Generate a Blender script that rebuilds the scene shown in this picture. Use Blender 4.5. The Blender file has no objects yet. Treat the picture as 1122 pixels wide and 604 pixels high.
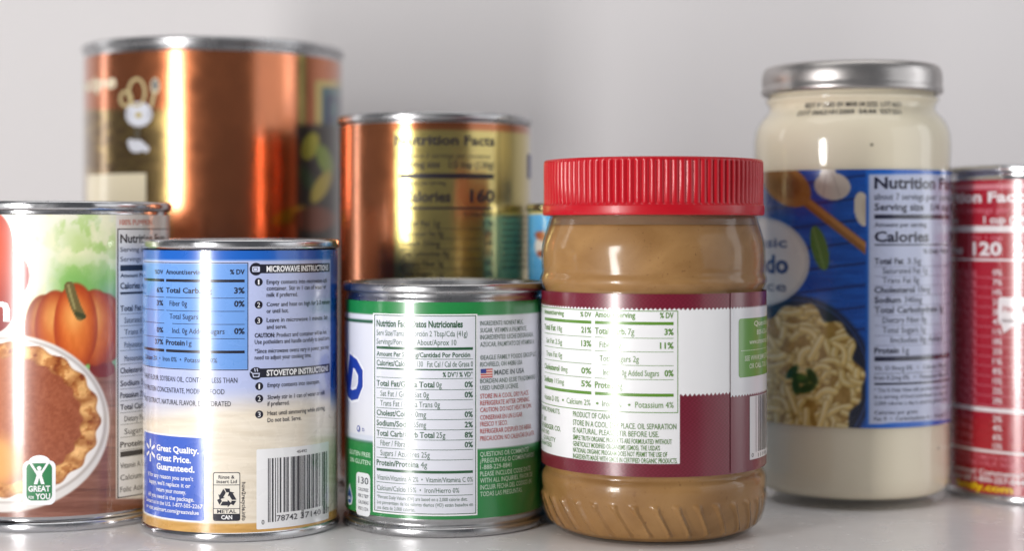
import bpy, bmesh, math, random
import numpy as np
random.seed(7); np.random.seed(7)
PI = math.pi
MM = 0.001
S = bpy.context.scene
COL = S.collection
F = 1830.0; HZ = 250.0; CX = 561.0; CH = 103.0      # lens in pixels, horizon row, centre column, lens height (mm)

def lin(c):
    c = np.asarray(c, dtype=float) / 255.0
    return np.where(c <= 0.04045, c / 12.92, ((c + 0.055) / 1.055) ** 2.4)

# ------------------------------------------------------------------ materials
def nodes(name):
    m = bpy.data.materials.new(name); m.use_nodes = True
    nt = m.node_tree
    return m, nt, nt.nodes['Principled BSDF']

def simple(name, rgb, rough=.4, metal=0., coat=0., bump=0., bscale=300., rvar=0., ior=1.45, spec=.5, cvar=0., cscale=60., stretch=None):
    m, nt, b = nodes(name)
    c = lin(rgb)
    b.inputs['Base Color'].default_value = (*c, 1)
    b.inputs['Roughness'].default_value = rough
    b.inputs['Metallic'].default_value = metal
    b.inputs['Coat Weight'].default_value = coat
    b.inputs['Coat Roughness'].default_value = .08
    b.inputs['IOR'].default_value = ior
    b.inputs['Specular IOR Level'].default_value = spec
    tc = nt.nodes.new('ShaderNodeTexCoord'); vec = tc.outputs['Object']
    if stretch:
        mp = nt.nodes.new('ShaderNodeMapping'); mp.inputs['Scale'].default_value = stretch
        nt.links.new(vec, mp.inputs['Vector']); vec = mp.outputs['Vector']
    if bump:
        n = nt.nodes.new('ShaderNodeTexNoise'); n.inputs['Scale'].default_value = bscale; n.inputs['Detail'].default_value = 4
        bp = nt.nodes.new('ShaderNodeBump'); bp.inputs['Strength'].default_value = bump; bp.inputs['Distance'].default_value = .0004
        nt.links.new(vec, n.inputs['Vector']); nt.links.new(n.outputs['Fac'], bp.inputs['Height'])
        nt.links.new(bp.outputs['Normal'], b.inputs['Normal'])
    if rvar:
        n = nt.nodes.new('ShaderNodeTexNoise'); n.inputs['Scale'].default_value = 90; n.inputs['Detail'].default_value = 6
        mr = nt.nodes.new('ShaderNodeMapRange')
        mr.inputs['From Min'].default_value = .3; mr.inputs['From Max'].default_value = .7
        mr.inputs['To Min'].default_value = max(0, rough - rvar); mr.inputs['To Max'].default_value = rough + rvar
        nt.links.new(vec, n.inputs['Vector']); nt.links.new(n.outputs['Fac'], mr.inputs['Value'])
        nt.links.new(mr.outputs['Result'], b.inputs['Roughness'])
    if cvar:
        n = nt.nodes.new('ShaderNodeTexNoise'); n.inputs['Scale'].default_value = cscale; n.inputs['Detail'].default_value = 8
        n.inputs['Roughness'].default_value = .65
        mx = nt.nodes.new('ShaderNodeMix'); mx.data_type = 'RGBA'
        mx.inputs[6].default_value = (*(c * (1 - cvar)), 1); mx.inputs[7].default_value = (*np.minimum(c * (1 + cvar), 1), 1)
        nt.links.new(vec, n.inputs['Vector']); nt.links.new(n.outputs['Fac'], mx.inputs[0])
        nt.links.new(mx.outputs[2], b.inputs['Base Color'])
    return m

def printed(name, rough=.3, metal=0., coat=0., bump=.05, bscale=40., aniso=0., crough=.1, rvar=.03):
    """colour comes from the ink laid down on the label (the 'ink' attribute)"""
    m, nt, b = nodes(name)
    a = nt.nodes.new('ShaderNodeAttribute'); a.attribute_name = 'ink'
    nt.links.new(a.outputs['Color'], b.inputs['Base Color'])
    b.inputs['Metallic'].default_value = metal
    b.inputs['Coat Weight'].default_value = coat; b.inputs['Coat Roughness'].default_value = crough
    b.inputs['Anisotropic'].default_value = aniso
    tc = nt.nodes.new('ShaderNodeTexCoord')
    n = nt.nodes.new('ShaderNodeTexNoise'); n.inputs['Scale'].default_value = bscale; n.inputs['Detail'].default_value = 3
    bp = nt.nodes.new('ShaderNodeBump'); bp.inputs['Strength'].default_value = bump; bp.inputs['Distance'].default_value = .002
    nt.links.new(tc.outputs['Object'], n.inputs['Vector']); nt.links.new(n.outputs['Fac'], bp.inputs['Height'])
    nt.links.new(bp.outputs['Normal'], b.inputs['Normal'])
    nt.links.new(bp.outputs['Normal'], b.inputs['Coat Normal'])
    n2 = nt.nodes.new('ShaderNodeTexNoise'); n2.inputs['Scale'].default_value = 120; n2.inputs['Detail'].default_value = 5
    mr = nt.nodes.new('ShaderNodeMapRange'); mr.inputs['From Min'].default_value = .3; mr.inputs['From Max'].default_value = .7
    mr.inputs['To Min'].default_value = max(.02, rough - rvar); mr.inputs['To Max'].default_value = rough + rvar
    nt.links.new(tc.outputs['Object'], n2.inputs['Vector']); nt.links.new(n2.outputs['Fac'], mr.inputs['Value'])
    nt.links.new(mr.outputs['Result'], b.inputs['Roughness'])
    return m

def clear(name, tint=(1, 1, 1), rough=.02, ior=1.5, bump=.08, bscale=60., milk=0.):
    """thin clear wall: Fresnel mix of a see-through and a mirror-like layer"""
    m = bpy.data.materials.new(name); m.use_nodes = True
    nt = m.node_tree; nt.nodes.clear()
    out = nt.nodes.new('ShaderNodeOutputMaterial'); mix = nt.nodes.new('ShaderNodeMixShader')
    tr = nt.nodes.new('ShaderNodeBsdfTransparent'); tr.inputs['Color'].default_value = (*tint, 1)
    gl = nt.nodes.new('ShaderNodeBsdfGlossy'); gl.inputs['Roughness'].default_value = rough
    lw = nt.nodes.new('ShaderNodeLayerWeight'); lw.inputs['Blend'].default_value = .5
    pw = nt.nodes.new('ShaderNodeMath'); pw.operation = 'POWER'; pw.inputs[1].default_value = 5
    f0 = ((ior - 1) / (ior + 1)) ** 2
    fr = nt.nodes.new('ShaderNodeMath'); fr.operation = 'MULTIPLY_ADD'; fr.inputs[1].default_value = 1 - f0; fr.inputs[2].default_value = f0
    nt.links.new(lw.outputs['Facing'], pw.inputs[0]); nt.links.new(pw.outputs[0], fr.inputs[0])
    tc = nt.nodes.new('ShaderNodeTexCoord')
    n = nt.nodes.new('ShaderNodeTexNoise'); n.inputs['Scale'].default_value = bscale; n.inputs['Detail'].default_value = 2
    bp = nt.nodes.new('ShaderNodeBump'); bp.inputs['Strength'].default_value = bump; bp.inputs['Distance'].default_value = .002
    nt.links.new(tc.outputs['Object'], n.inputs['Vector']); nt.links.new(n.outputs['Fac'], bp.inputs['Height'])
    nt.links.new(bp.outputs['Normal'], gl.inputs['Normal']); nt.links.new(bp.outputs['Normal'], lw.inputs['Normal'])
    nt.links.new(fr.outputs[0], mix.inputs[0]); nt.links.new(tr.outputs[0], mix.inputs[1]); nt.links.new(gl.outputs[0], mix.inputs[2])
    if milk:
        df = nt.nodes.new('ShaderNodeBsdfDiffuse'); df.inputs['Color'].default_value = (.6, .55, .5, 1)
        m2 = nt.nodes.new('ShaderNodeMixShader'); m2.inputs[0].default_value = milk
        nt.links.new(mix.outputs[0], m2.inputs[1]); nt.links.new(df.outputs[0], m2.inputs[2]); nt.links.new(m2.outputs[0], out.inputs[0])
    else:
        nt.links.new(mix.outputs[0], out.inputs[0])
    return m

TIN = simple('tin_plate', (205, 205, 208), .2, 1., bump=.12, bscale=90, rvar=.1, cvar=.12, cscale=400, stretch=(1, 1, 3))
DULLTIN = simple('dull_tin_plate', (188, 188, 190), .28, 1., bump=.05, bscale=80, rvar=.08, cvar=.15, cscale=500)
GLOSSY = printed('glossy_paper_print', .28, 0, 1.0, .05, 26, crough=.155)
SATIN = printed('satin_paper_print', .34, 0, .95, .055, 26, crough=.16)
WRAP = printed('film_wrap_print', .34, 0, .7, .06, 30, crough=.19)
METALLIC = printed('copper_foil_print', .22, .9, 1.0, .08, 24, rvar=.04, crough=.15)
INK = printed('dark_ink_on_foil', .35, 0, 0, .02)

# ------------------------------------------------------------------ linking
def link(name, me, mats, parent=None):
    o = bpy.data.objects.new(name, me); COL.objects.link(o)
    for m in (mats if isinstance(mats, (list, tuple)) else [mats]): me.materials.append(m)
    if parent: o.parent = parent
    return o

def mesh(name, v, f, smooth=True, angle=None):
    me = bpy.data.meshes.new(name); me.from_pydata([tuple(p) for p in v], [], [tuple(q) for q in f]); me.update()
    if smooth:
        me.polygons.foreach_set('use_smooth', [True] * len(me.polygons))
        if angle: me.set_sharp_from_angle(angle=math.radians(angle))
    return me

def lathe(prof, n=160, disp=None):
    """profile of (radius, height) in mm, turned round z"""
    v = []; f = []
    m = len(prof)
    for k in range(n):
        t = 2 * PI * k / n
        for (r, z) in prof:
            rr = r + (disp(t, z) if disp else 0)
            v.append((rr * math.sin(t) * MM, -rr * math.cos(t) * MM, z * MM))
    for k in range(n):
        k2 = (k + 1) % n
        for j in range(m - 1):
            f.append((k * m + j, k2 * m + j, k2 * m + j + 1, k * m + j + 1))
    return v, f

def smooth_profile(p, step=.6):
    """Catmull-Rom through the points"""
    p = [np.array(q, float) for q in p]; out = []
    for i in range(len(p) - 1):
        a = p[max(i - 1, 0)]; b = p[i]; c = p[i + 1]; d = p[min(i + 2, len(p) - 1)]
        n = max(2, int(np.linalg.norm(c - b) / step))
        for k in range(n):
            t = k / n
            out.append(.5 * ((2 * b) + (c - a) * t + (2 * a - 5 * b + 4 * c - d) * t * t + (3 * b - a - 3 * c + d) * t ** 3))
    out.append(p[-1])
    return [(max(float(q[0]), .001), float(q[1])) for q in out]

class Thing:
    """a round can or jar: axis at (X, Y) mm, R = radius of its label"""
    def __init__(s, name, label, cat, X, Y, R, group=None):
        s.X, s.Y, s.R = X, Y, R
        s.rz = math.atan2(-X, Y)
        o = bpy.data.objects.new(name, None); COL.objects.link(o)
        o.empty_display_size = .02
        o.location = (X * MM, Y * MM, 0); o.rotation_euler = (0, 0, s.rz)
        o['label'] = label; o['category'] = cat
        if group: o['group'] = group
        s.o = o
    def th(s, x):
        """photo column -> angle round the can from the side that faces the lens"""
        d = (x - CX) / F
        dx, dy = d, 1.0
        A = dx * dx + dy * dy; B = -2 * (dx * s.X + dy * s.Y); C = s.X ** 2 + s.Y ** 2 - s.R ** 2
        D = B * B - 4 * A * C
        if D < 0:
            sg = 1 if d > s.X / s.Y else -1
            ex = abs(d - s.X / s.Y) * s.Y - s.R
            return sg * (1.45 + max(ex, 0) / s.R * .9), s.Y
        t = (-B - math.sqrt(D)) / (2 * A)
        px, py = dx * t - s.X, dy * t - s.Y
        c, sn = math.cos(-s.rz), math.sin(-s.rz)
        lx, ly = px * c - py * sn, px * sn + py * c
        return math.atan2(lx, -ly), t
    def u(s, x): return s.th(x)[0] * s.R
    def v(s, x, y): return CH - (y - HZ) * s.th(x)[1] / F
    def k(s, x): return s.th(x)[1] / F                 # mm per pixel at that column
    def project(s, U, V):
        t = U / s.R
        lx, ly = s.R * np.sin(t), -s.R * np.cos(t)
        c, sn = math.cos(s.rz), math.sin(s.rz)
        wx = s.X + lx * c - ly * sn; wy = s.Y + lx * sn + ly * c
        return CX + F * wx / wy, HZ + F * (CH - V) / wy, t

# ------------------------------------------------------------------ lettering
_tc = {}
def glyphs(body, bold):
    key = (body, bold)
    if key in _tc: return _tc[key]
    cu = bpy.data.curves.new('lettering', 'FONT'); cu.body = body; cu.size = 1.0
    cu.resolution_u = 2
    cu.offset = bold
    ob = bpy.data.objects.new('lettering', cu)
    me = bpy.data.meshes.new_from_object(ob)
    n = len(me.vertices); co = np.zeros(n * 3); me.vertices.foreach_get('co', co); co = co.reshape(-1, 3)[:, :2].copy()
    fs = [tuple(p.vertices) for p in me.polygons]
    bpy.data.meshes.remove(me); bpy.data.objects.remove(ob); bpy.data.curves.remove(cu)
    if any(ch.islower() for ch in body) and n:      # packaging faces have tall small letters
        xh, ch_ = heights(); top = .70 * ch_
        y = co[:, 1]
        co[:, 1] = np.where(y < xh, y * (top / xh), top + (y - xh) * (ch_ - top) / (ch_ - xh))
        co[:, 1] = np.where(y < 0, y * 1.05, co[:, 1])
    _tc[key] = (co, fs)
    return co, fs
_H = []
def heights():
    if not _H:
        _H.append(0); _H.append(0)
        for i, c in enumerate('XH'):
            cu = bpy.data.curves.new('h', 'FONT'); cu.body = 'x' if i == 0 else 'H'; ob = bpy.data.objects.new('h', cu)
            me = bpy.data.meshes.new_from_object(ob); _H[i] = max(v.co.y for v in me.vertices)
            bpy.data.meshes.remove(me); bpy.data.objects.remove(ob); bpy.data.curves.remove(cu)
    return _H
CAP = None
def cap():
    global CAP
    if CAP is None:
        co, _ = glyphs('H', 0.0); CAP = float(co[:, 1].max())
    return CAP

class Print:
    """flat artwork in (u, v) mm, wrapped round the can at its label radius"""
    def __init__(s, T, ref=None, R=None, dr=0.0):
        s.T = T; s.V = []; s.F = []; s.C = []; s.M = []; s.ref = ref; s.R = R or T.R; s.dr = dr
    def add(s, uv, faces, col, layer=1, mat=0):
        b = len(s.V); r = s.R + s.dr + layer * .05
        for (a, h) in uv:
            t = a / s.T.R
            s.V.append((r * math.sin(t) * MM, -r * math.cos(t) * MM, h * MM))
        c = (*lin(col), 1)
        for f in faces:
            s.F.append(tuple(i + b for i in f)); s.C.append(c); s.M.append(mat)
    # --- in label mm
    def rect(s, u0, v0, u1, v1, col, layer=1, mat=0):
        if u1 < u0: u0, u1 = u1, u0
        if v1 < v0: v0, v1 = v1, v0
        n = max(1, int(math.ceil((u1 - u0) / 1.2)))
        uv = []
        for i in range(n + 1):
            a = u0 + (u1 - u0) * i / n
            uv += [(a, v0), (a, v1)]
        s.add(uv, [(2 * i, 2 * i + 2, 2 * i + 3, 2 * i + 1) for i in range(n)], col, layer, mat)
    def poly(s, pts, col, layer=1, mat=0):
        """any outline: triangulated, then cut in narrow upright strips so it follows the curve"""
        bm = bmesh.new()
        vs = [bm.verts.new((p[0], p[1], 0)) for p in pts]
        bm.faces.new(vs)
        s._cut(bm, 1.2)
        s._flush(bm, col, layer, mat)
    def _cut(s, bm, step):
        us = [v.co.x for v in bm.verts]
        a = math.ceil(min(us) / step) * step
        while a < max(us):
            bmesh.ops.bisect_plane(bm, geom=bm.verts[:] + bm.edges[:] + bm.faces[:], plane_co=(a, 0, 0), plane_no=(1, 0, 0))
            a += step
    def _flush(s, bm, col, layer, mat):
        bmesh.ops.triangulate(bm, faces=bm.faces[:])
        bmesh.ops.recalc_face_normals(bm, faces=bm.faces[:])
        bm.verts.index_update()
        uv = [(v.co.x, v.co.y) for v in bm.verts]
        fs = []
        for f in bm.faces:
            q = [v.index for v in f.verts]
            if f.normal.z < 0: q.reverse()
            fs.append(q)
        s.add(uv, fs, col, layer, mat); bm.free()
    def disc(s, u, v, ru, rv, col, layer=1, mat=0, n=28):
        s.poly([(u + ru * math.cos(2 * PI * i / n), v + rv * math.sin(2 * PI * i / n)) for i in range(n)], col, layer, mat)
    def rrect(s, u0, v0, u1, v1, r, col, layer=1, mat=0):
        p = []
        for (cx, cy, a0) in ((u1 - r, v1 - r, 0), (u0 + r, v1 - r, 90), (u0 + r, v0 + r, 180), (u1 - r, v0 + r, 270)):
            for k in range(5):
                a = math.radians(a0 + k * 22.5); p.append((cx + r * math.cos(a), cy + r * math.sin(a)))
        s.poly(p, col, layer, mat)
    def text_mm(s, body, u0, u1, v, h, col, bold=0.0, layer=2, mat=0, rot=0, slant=0):
        if not body.strip(): return
        co, fs = glyphs(body, bold)
        if len(co) == 0: return
        x0, x1 = co[:, 0].min(), co[:, 0].max()
        sc = h / cap()
        if rot == 0:
            sx = (u1 - u0) / (x1 - x0) if u1 is not None else sc
            P = np.stack([u0 + (co[:, 0] - x0) * sx + slant * co[:, 1] * sc, v + co[:, 1] * sc], 1)
        else:      # reads downwards: u0 = left edge of letters, v = top, u1 = length
            sx = u1 / (x1 - x0)
            P = np.stack([u0 + co[:, 1] * sc, v - (co[:, 0] - x0) * sx], 1)
        if h > 3.2:
            bm = bmesh.new()
            vs = [bm.verts.new((p[0], p[1], 0)) for p in P]
            for f in fs:
                try: bm.faces.new([vs[i] for i in f])
                except ValueError: pass
            s._cut(bm, 1.2); s._flush(bm, col, layer, mat)
        else:
            s.add([tuple(p) for p in P], fs, col, layer, mat)
    # --- in photo pixels, read at the reference column
    def vy(s, y, x=None): return s.T.v(s.ref if s.ref is not None else x, y)
    def R_(s, x0, y0, x1, y1, col, layer=1, mat=0): s.rect(s.T.u(x0), s.vy(y0, x0), s.T.u(x1), s.vy(y1, x0), col, layer, mat)
    def T_(s, body, x0, x1, y, hp, col, bold=0.0, layer=2, mat=0, slant=0):
        kk = s.T.k(s.ref if s.ref is not None else x0)
        s.text_mm(body, s.T.u(x0), s.T.u(x1), s.vy(y, x0), hp * kk, col, bold, layer, mat, slant=slant)
    def D_(s, x, y, rp, col, layer=1, mat=0, ry=None):
        kk = s.T.k(x); s.disc(s.T.u(x), s.vy(y, x), rp * kk, (ry or rp) * kk, col, layer, mat)
    def P_(s, pts, col, layer=1, mat=0): s.poly([(s.T.u(x), s.vy(y, x)) for x, y in pts], col, layer, mat)
    def L_(s, pts, w, col, layer=1, mat=0):
        """polyline of width w pixels"""
        for (a, b) in zip(pts[:-1], pts[1:]):
            d = np.array(b, float) - np.array(a, float); L = np.hypot(*d)
            if L < 1e-6: continue
            n = np.array([-d[1], d[0]]) / L * w / 2; d = d / L * w * .25
            q = [np.array(a) - d + n, np.array(b) + d + n, np.array(b) + d - n, np.array(a) - d - n]
            s.P_([tuple(z) for z in q], col, layer, mat)
    def frame(s, x0, y0, x1, y1, w, col, layer=1, mat=0):
        s.R_(x0, y0, x1, y0 + w, col, layer, mat); s.R_(x0, y1 - w, x1, y1, col, layer, mat)
        s.R_(x0, y0 + w, x0 + w, y1 - w, col, layer, mat); s.R_(x1 - w, y0 + w, x1, y1 - w, col, layer, mat)
    def build(s, name, mats, parent):
        me = mesh(name, s.V, s.F)
        at = me.color_attributes.new('ink', 'FLOAT_COLOR', 'CORNER')
        arr = np.repeat(np.array(s.C), [len(f) for f in s.F], axis=0).astype(np.float32)
        at.data.foreach_set('color', arr.ravel())
        me.polygons.foreach_set('material_index', s.M)
        return link(name, me, mats, parent)

def sleeve(T, name, z0, z1, art, mats, parent, du=.6, dv=.6, front=1.45, dr=0.0, matfn=None, default=None, R=None):
    """the label itself: a cylinder whose ink is worked out vertex by vertex"""
    R = R or T.R
    ts = list(np.arange(-front, front + 1e-6, du / R)) + list(np.linspace(front + .12, 2 * PI - front - .12, 34))
    nz = max(2, int((z1 - z0) / dv) + 1); zs = np.linspace(z0, z1, nz)
    nt_ = len(ts)
    TT, ZZ = np.meshgrid(np.array(ts), zs, indexing='ij')
    U = np.where(TT > PI, TT - 2 * PI, TT) * T.R
    x, y, t = T.project(np.clip(U, -1.42 * T.R, 1.42 * T.R), ZZ)
    C = art(x, y, U, ZZ)                       # sRGB 0..255
    C = lin(np.clip(C, 0, 255))
    r = R + dr
    v = np.stack([r * np.sin(TT), -r * np.cos(TT), ZZ], -1).reshape(-1, 3) * MM
    f = []
    for i in range(nt_):
        i2 = (i + 1) % nt_
        for j in range(nz - 1): f.append((i * nz + j, i2 * nz + j, i2 * nz + j + 1, i * nz + j + 1))
    me = mesh(name, v, f)
    at = me.color_attributes.new('ink', 'FLOAT_COLOR', 'POINT')
    at.data.foreach_set('color', np.concatenate([C.reshape(-1, 3), np.ones((nt_ * nz, 1))], 1).astype(np.float32).ravel())
    if matfn is not None:
        mi = []
        for i in range(nt_):
            for j in range(nz - 1): mi.append(int(matfn(x[i, j], y[i, j], U[i, j], ZZ[i, j])))
        me.polygons.foreach_set('material_index', mi)
    return link(name, me, mats, parent)

# ------------------------------------------------------------------ drawing helpers for printed pictures
def sm(a, b, x): t = np.clip((x - a) / (b - a), 0, 1); return t * t * (3 - 2 * t)
_G = np.random.rand(64, 64, 3)
def vnoise(x, y, k=0):
    x = np.asarray(x, float); y = np.asarray(y, float)
    xi = np.floor(x).astype(int); yi = np.floor(y).astype(int); fx = x - xi; fy = y - yi
    fx = fx * fx * (3 - 2 * fx); fy = fy * fy * (3 - 2 * fy)
    g = lambda a, b: _G[a % 64, b % 64, k]
    return (g(xi, yi) * (1 - fx) + g(xi + 1, yi) * fx) * (1 - fy) + (g(xi, yi + 1) * (1 - fx) + g(xi + 1, yi + 1) * fx) * fy
def fbm(x, y, k=0):
    return (vnoise(x, y, k) * .5 + vnoise(x * 2.1 + 7, y * 2.1 + 3, k) * .28 + vnoise(x * 4.3 + 1, y * 4.3 + 9, k) * .15 + vnoise(x * 9, y * 9, k) * .07)
def over(C, col, a):
    col = np.asarray(col, float)
    if col.ndim == 1: col = col[None, None, :]
    return C * (1 - a[..., None]) + col * a[..., None]
def base(x, col): return np.broadcast_to(np.array(col, float), x.shape + (3,)).copy()
def ell(x, y, cx, cy, rx, ry, rot=0.0, soft=.04):
    c, s = math.cos(math.radians(rot)), math.sin(math.radians(rot))
    dx, dy = x - cx, y - cy
    q = np.hypot((dx * c + dy * s) / rx, (-dx * s + dy * c) / ry)
    return 1 - sm(1 - soft, 1 + soft, q), q
def ribbon(x, y, pts, w, soft=.7):
    d = np.full(x.shape, 1e9)
    for (a, b) in zip(pts[:-1], pts[1:]):
        ax, ay = a; bx, by = b; L = (bx - ax) ** 2 + (by - ay) ** 2 + 1e-9
        t = np.clip(((x - ax) * (bx - ax) + (y - ay) * (by - ay)) / L, 0, 1)
        d = np.minimum(d, np.hypot(x - ax - t * (bx - ax), y - ay - t * (by - ay)))
    return 1 - sm(w / 2 - soft, w / 2 + soft, d)

# ------------------------------------------------------------------ tin can
def tin(T, h, Rr, mat=None, beads=True, z_lab=None, label_gap=.35):
    """double-seamed can: body with bottom seam, lid countersunk in its top seam. Rr = seam radius"""
    mat = mat or TIN
    b = T.R - label_gap
    body = [(.001, 2.6), (Rr - 12, 2.6), (Rr - 11, 1.8), (Rr - 5, 1.8), (Rr - 3.4, 3.4), (Rr - 2.6, 3.0), (Rr - 2.3, .5), (Rr - 1.8, .08), (Rr - 1.1, 0), (Rr - .45, .2), (Rr - .08, .7),
            (Rr, 1.4), (Rr - .03, 2.3), (Rr - .25, 2.9), (Rr - .75, 3.25), (b - .35, 3.6), (b - .5, 4.1), (b - .3, 4.8), (b, 5.4)]
    body += [(b, z) for z in np.linspace(6, h - 6, 6)]
    body += [(b, h - 5.4), (b - .3, h - 4.8), (b - .5, h - 4.1), (b - .4, h - 3.4)]
    v, f = lathe(body, 180); link('can_body', mesh('can_body', v, f, True, 60), mat, T.o)
    lid = [(b - .8, h - 3.5), (Rr - .7, h - 3.2), (Rr - .2, h - 2.9), (Rr, h - 2.3), (Rr, h - 1.2), (Rr - .1, h - .6), (Rr - .45, h - .15), (Rr - 1.0, h),
           (Rr - 1.6, h - .12), (Rr - 2.0, h - .6), (Rr - 2.5, h - 3.6), (Rr - 3.2, h - 4.2), (Rr - 4.2, h - 4.2), (Rr - 5, h - 3.4), (Rr - 6.5, h - 3.2),
           (Rr - 7.2, h - 3.7), (Rr - 8.6, h - 3.7), (Rr - 9.4, h - 3.2), (Rr - 14, h - 3.2), (Rr - 14.8, h - 3.6), (Rr - 16, h - 3.6), (Rr - 17, h - 3.2), (.001, h - 3.2)]
    v, f = lathe(lid, 180); return link('lid', mesh('lid', v, f, True, 60), mat, T.o)

BLK = (28, 26, 32); WHT = (240, 240, 242)

# =================================================================== 1  PUMPKIN CAN
def pumpkin_can():
    T = Thing('pumpkin_can', 'pumpkin can at the left edge, its label showing an orange pumpkin and a pie', 'can', -163.6, 603, 39.3)
    tin(T, 112.3, 39.9)
    def art(x, y, U, Z):
        C = base(x, (232, 228, 214))
        # soft green garden behind
        g = fbm(x / 34, y / 34)
        C = over(C, (176, 200, 120), np.clip(sm(45, 85, x) * (.35 + g * .75), 0, 1) * sm(228, 262, y))
        C = over(C, (150, 190, 90), sm(.5, .64, fbm(x / 15 + 2, y / 19, 2)) * .5 * sm(50, 75, x)); C = over(C, (230, 226, 190), sm(.5, .62, fbm(x / 18 + 5, y / 22, 1)) * .8)
        C = over(C, (112, 170, 84), sm(280, 322, y + 12 * g) * sm(40, 80, x) * (1 - sm(106, 126, x) * .35) * .85)
        C = over(C, (120, 160, 128), sm(300, 330, y) * sm(98, 120, x) * .8)
        # table
        pl = .5 + .5 * np.sin(y / 3.1 + 2 * fbm(x / 40, y / 3, 1))
        wood = base(x, (128, 78, 62)) + (pl[..., None] - .5) * 22 + (fbm(x / 30, y / 2.2, 2)[..., None] - .5) * 44
        wood = over(wood, (92, 52, 44), 1 - sm(0, 1.2, np.abs(((y - 8) % 46) - 23)))
        C = over(C, wood, sm(402, 412, y + 3 * g))
        C = over(C, (150, 108, 96), sm(402, 415, y) * sm(560, 500, y) * sm(60, 130, x) * .35)
        C = over(C, (120, 28, 26), ell(x, y, 112, 404, 14, 10)[0])
        # pumpkin
        m, q = ell(x, y, 84, 362, 45, 45)
        for (c0, rx, d) in ((48, 21, .8), (115, 22, .83), (61, 23, .9), (104, 23, .94), (83, 24, .98)):
            a, qq = ell(x, y, c0, 362 - (1 - abs(c0 - 84) / 60) * 4, rx, 48 - abs(c0 - 84) * .3, 0, .05)
            pump = np.stack([226 - 66 * qq ** 3, 122 - 68 * qq ** 2.4, 50 - 34 * qq ** 2], -1) * d
            hi = ell(x, y, c0 - 3, 345, rx * .45, 16, 0, .8)[0]
            pump = pump + hi[..., None] * np.array([16, 40, 34])
            pump = pump - (fbm(x / 5, y / 12)[..., None] - .5) * 20
            C = over(C, pump, a)
        C = over(C, (106, 92, 50), ribbon(x, y, [(76, 314), (79, 324), (83, 336), (88, 346)], 11))
        C = over(C, (148, 138, 88), ribbon(x, y, [(75, 313), (78, 325), (82, 338)], 2.6))
        C = over(C, (64, 66, 34), ribbon(x, y, [(84, 344), (92, 347)], 5))
        # brand shape: two overlapping orange rounds with white edge
        for grow, colr in ((3.2, (240, 236, 228)), (0, None)):
            a1, q1 = ell(x, y, -12, 272, 27 + grow, 42 + grow, 0, .03); a2, q2 = ell(x, y, 4, 302, 28 + grow, 30 + grow, 0, .03)
            a3, _ = ell(x, y, -10, 330, 28 + grow, 36 + grow, 0, .03)
            a = np.maximum(np.maximum(a1, a2), a3)
            col = base(x, colr) if colr else np.stack([222 - 40 * q1, 90 - 18 * q1 + 0 * x, 52 + 0 * x], -1)
            C = over(C, col, a)
        # pie: glass plate, crust, filling
        C = over(C, (222, 218, 214), ell(x, y, 4, 464, 116, 98, 0, .015)[0])
        C = over(C, (176, 166, 160), ell(x, y, 4, 461, 113, 91, 0, .02)[0])
        C = over(C, (236, 232, 228), ell(x, y, 3, 461, 111, 89, 0, .02)[0])
        ang = np.arctan2((y - 458) / 80, (x - 2) / 98)
        wav = 1 + .02 * np.sin(ang * 21 + 7)
        a, q = ell(x, y, 2, 460, 107, 85); q = q / wav
        m = 1 - sm(.985, 1.01, q)
        cr = np.stack([232 + 0 * x, 178 + 0 * x, 112 + 0 * x], -1)
        fold = .5 + .5 * np.sin(ang * 21 + q * 7 + 1.5 * fbm(x / 14, y / 14))
        cr = cr - fold[..., None] ** 2 * np.array([58, 66, 54]) + (fbm(x / 4, y / 4, 1)[..., None] - .5) * 50
        cr = over(cr, (150, 88, 44), sm(.96, .99, q) * .5 + (1 - sm(.80, .85, q)) * .7)
        cr = cr - (sm(.5, .72, fbm(x / 9, y / 9, 2)))[..., None] * np.array([46, 58, 50])
        C = over(C, cr, m)
        fl = base(x, (150, 78, 48)) + (fbm(x / 3, y / 3, 2)[..., None] - .5) * 36
        fl = over(fl, (205, 128, 84), sm(40, -10, x) * .6)
        C = over(C, fl, 1 - sm(.80, .83, ell(x, y, 2, 461, 107, 85)[1] / (1 + .02 * np.sin(ang * 26 + 1))))
        C = over(C, (238, 176, 96), ell(x, y, 0, 506, 22, 26, 0, .5)[0] * .8)
        # pale strip with the panel
        C = over(C, (226, 220, 212), sm(126.5, 128, x) * sm(229, 232, y) * (1 - sm(546, 548, y)))
        return C
    sl = sleeve(T, 'label', 5.2, 107.6, art, SATIN, T.o, .45, .45)
    p = Print(T, 60)
    p.T_('n', -9, 11, 351, 27, WHT, .035, 2)
    p.T_('BEST BY 2024', 100, 121, 234.5, 2.4, (120, 116, 104), 0, 2)
    p.build('brand_lettering', SATIN, sl)
    p = Print(T, 140)
    G = (226, 226, 226)
    p.R_(128.5, 250.5, 184.2, 545, BLK, 1); p.R_(129.6, 251.7, 184, 543.8, G, 2)
    p.T_('100% PUMPKIN', 131, 166, 246.5, 6, (208, 92, 60), 0, 2)
    K = BLK
    def t(b, x0, x1, y, h, bo=.0, c=K): p.T_(b, x0, x1, y, h, c, bo, 3)
    t('Nutrition Facts', 131.5, 180, 266, 9, .025); t('Serving size 1/2 cup', 131.5, 177, 276, 5); t('Servings about 3', 131.5, 172, 286.5, 5)
    p.R_(131.5, 290.5, 180, 297, K, 3); t('Amount Per Serving', 131.5, 172, 304, 4, .02); t('Calories 45', 131.5, 160, 316.5, 6.5, .025)
    p.R_(131.5, 320, 180, 322.5, K, 3)
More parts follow.
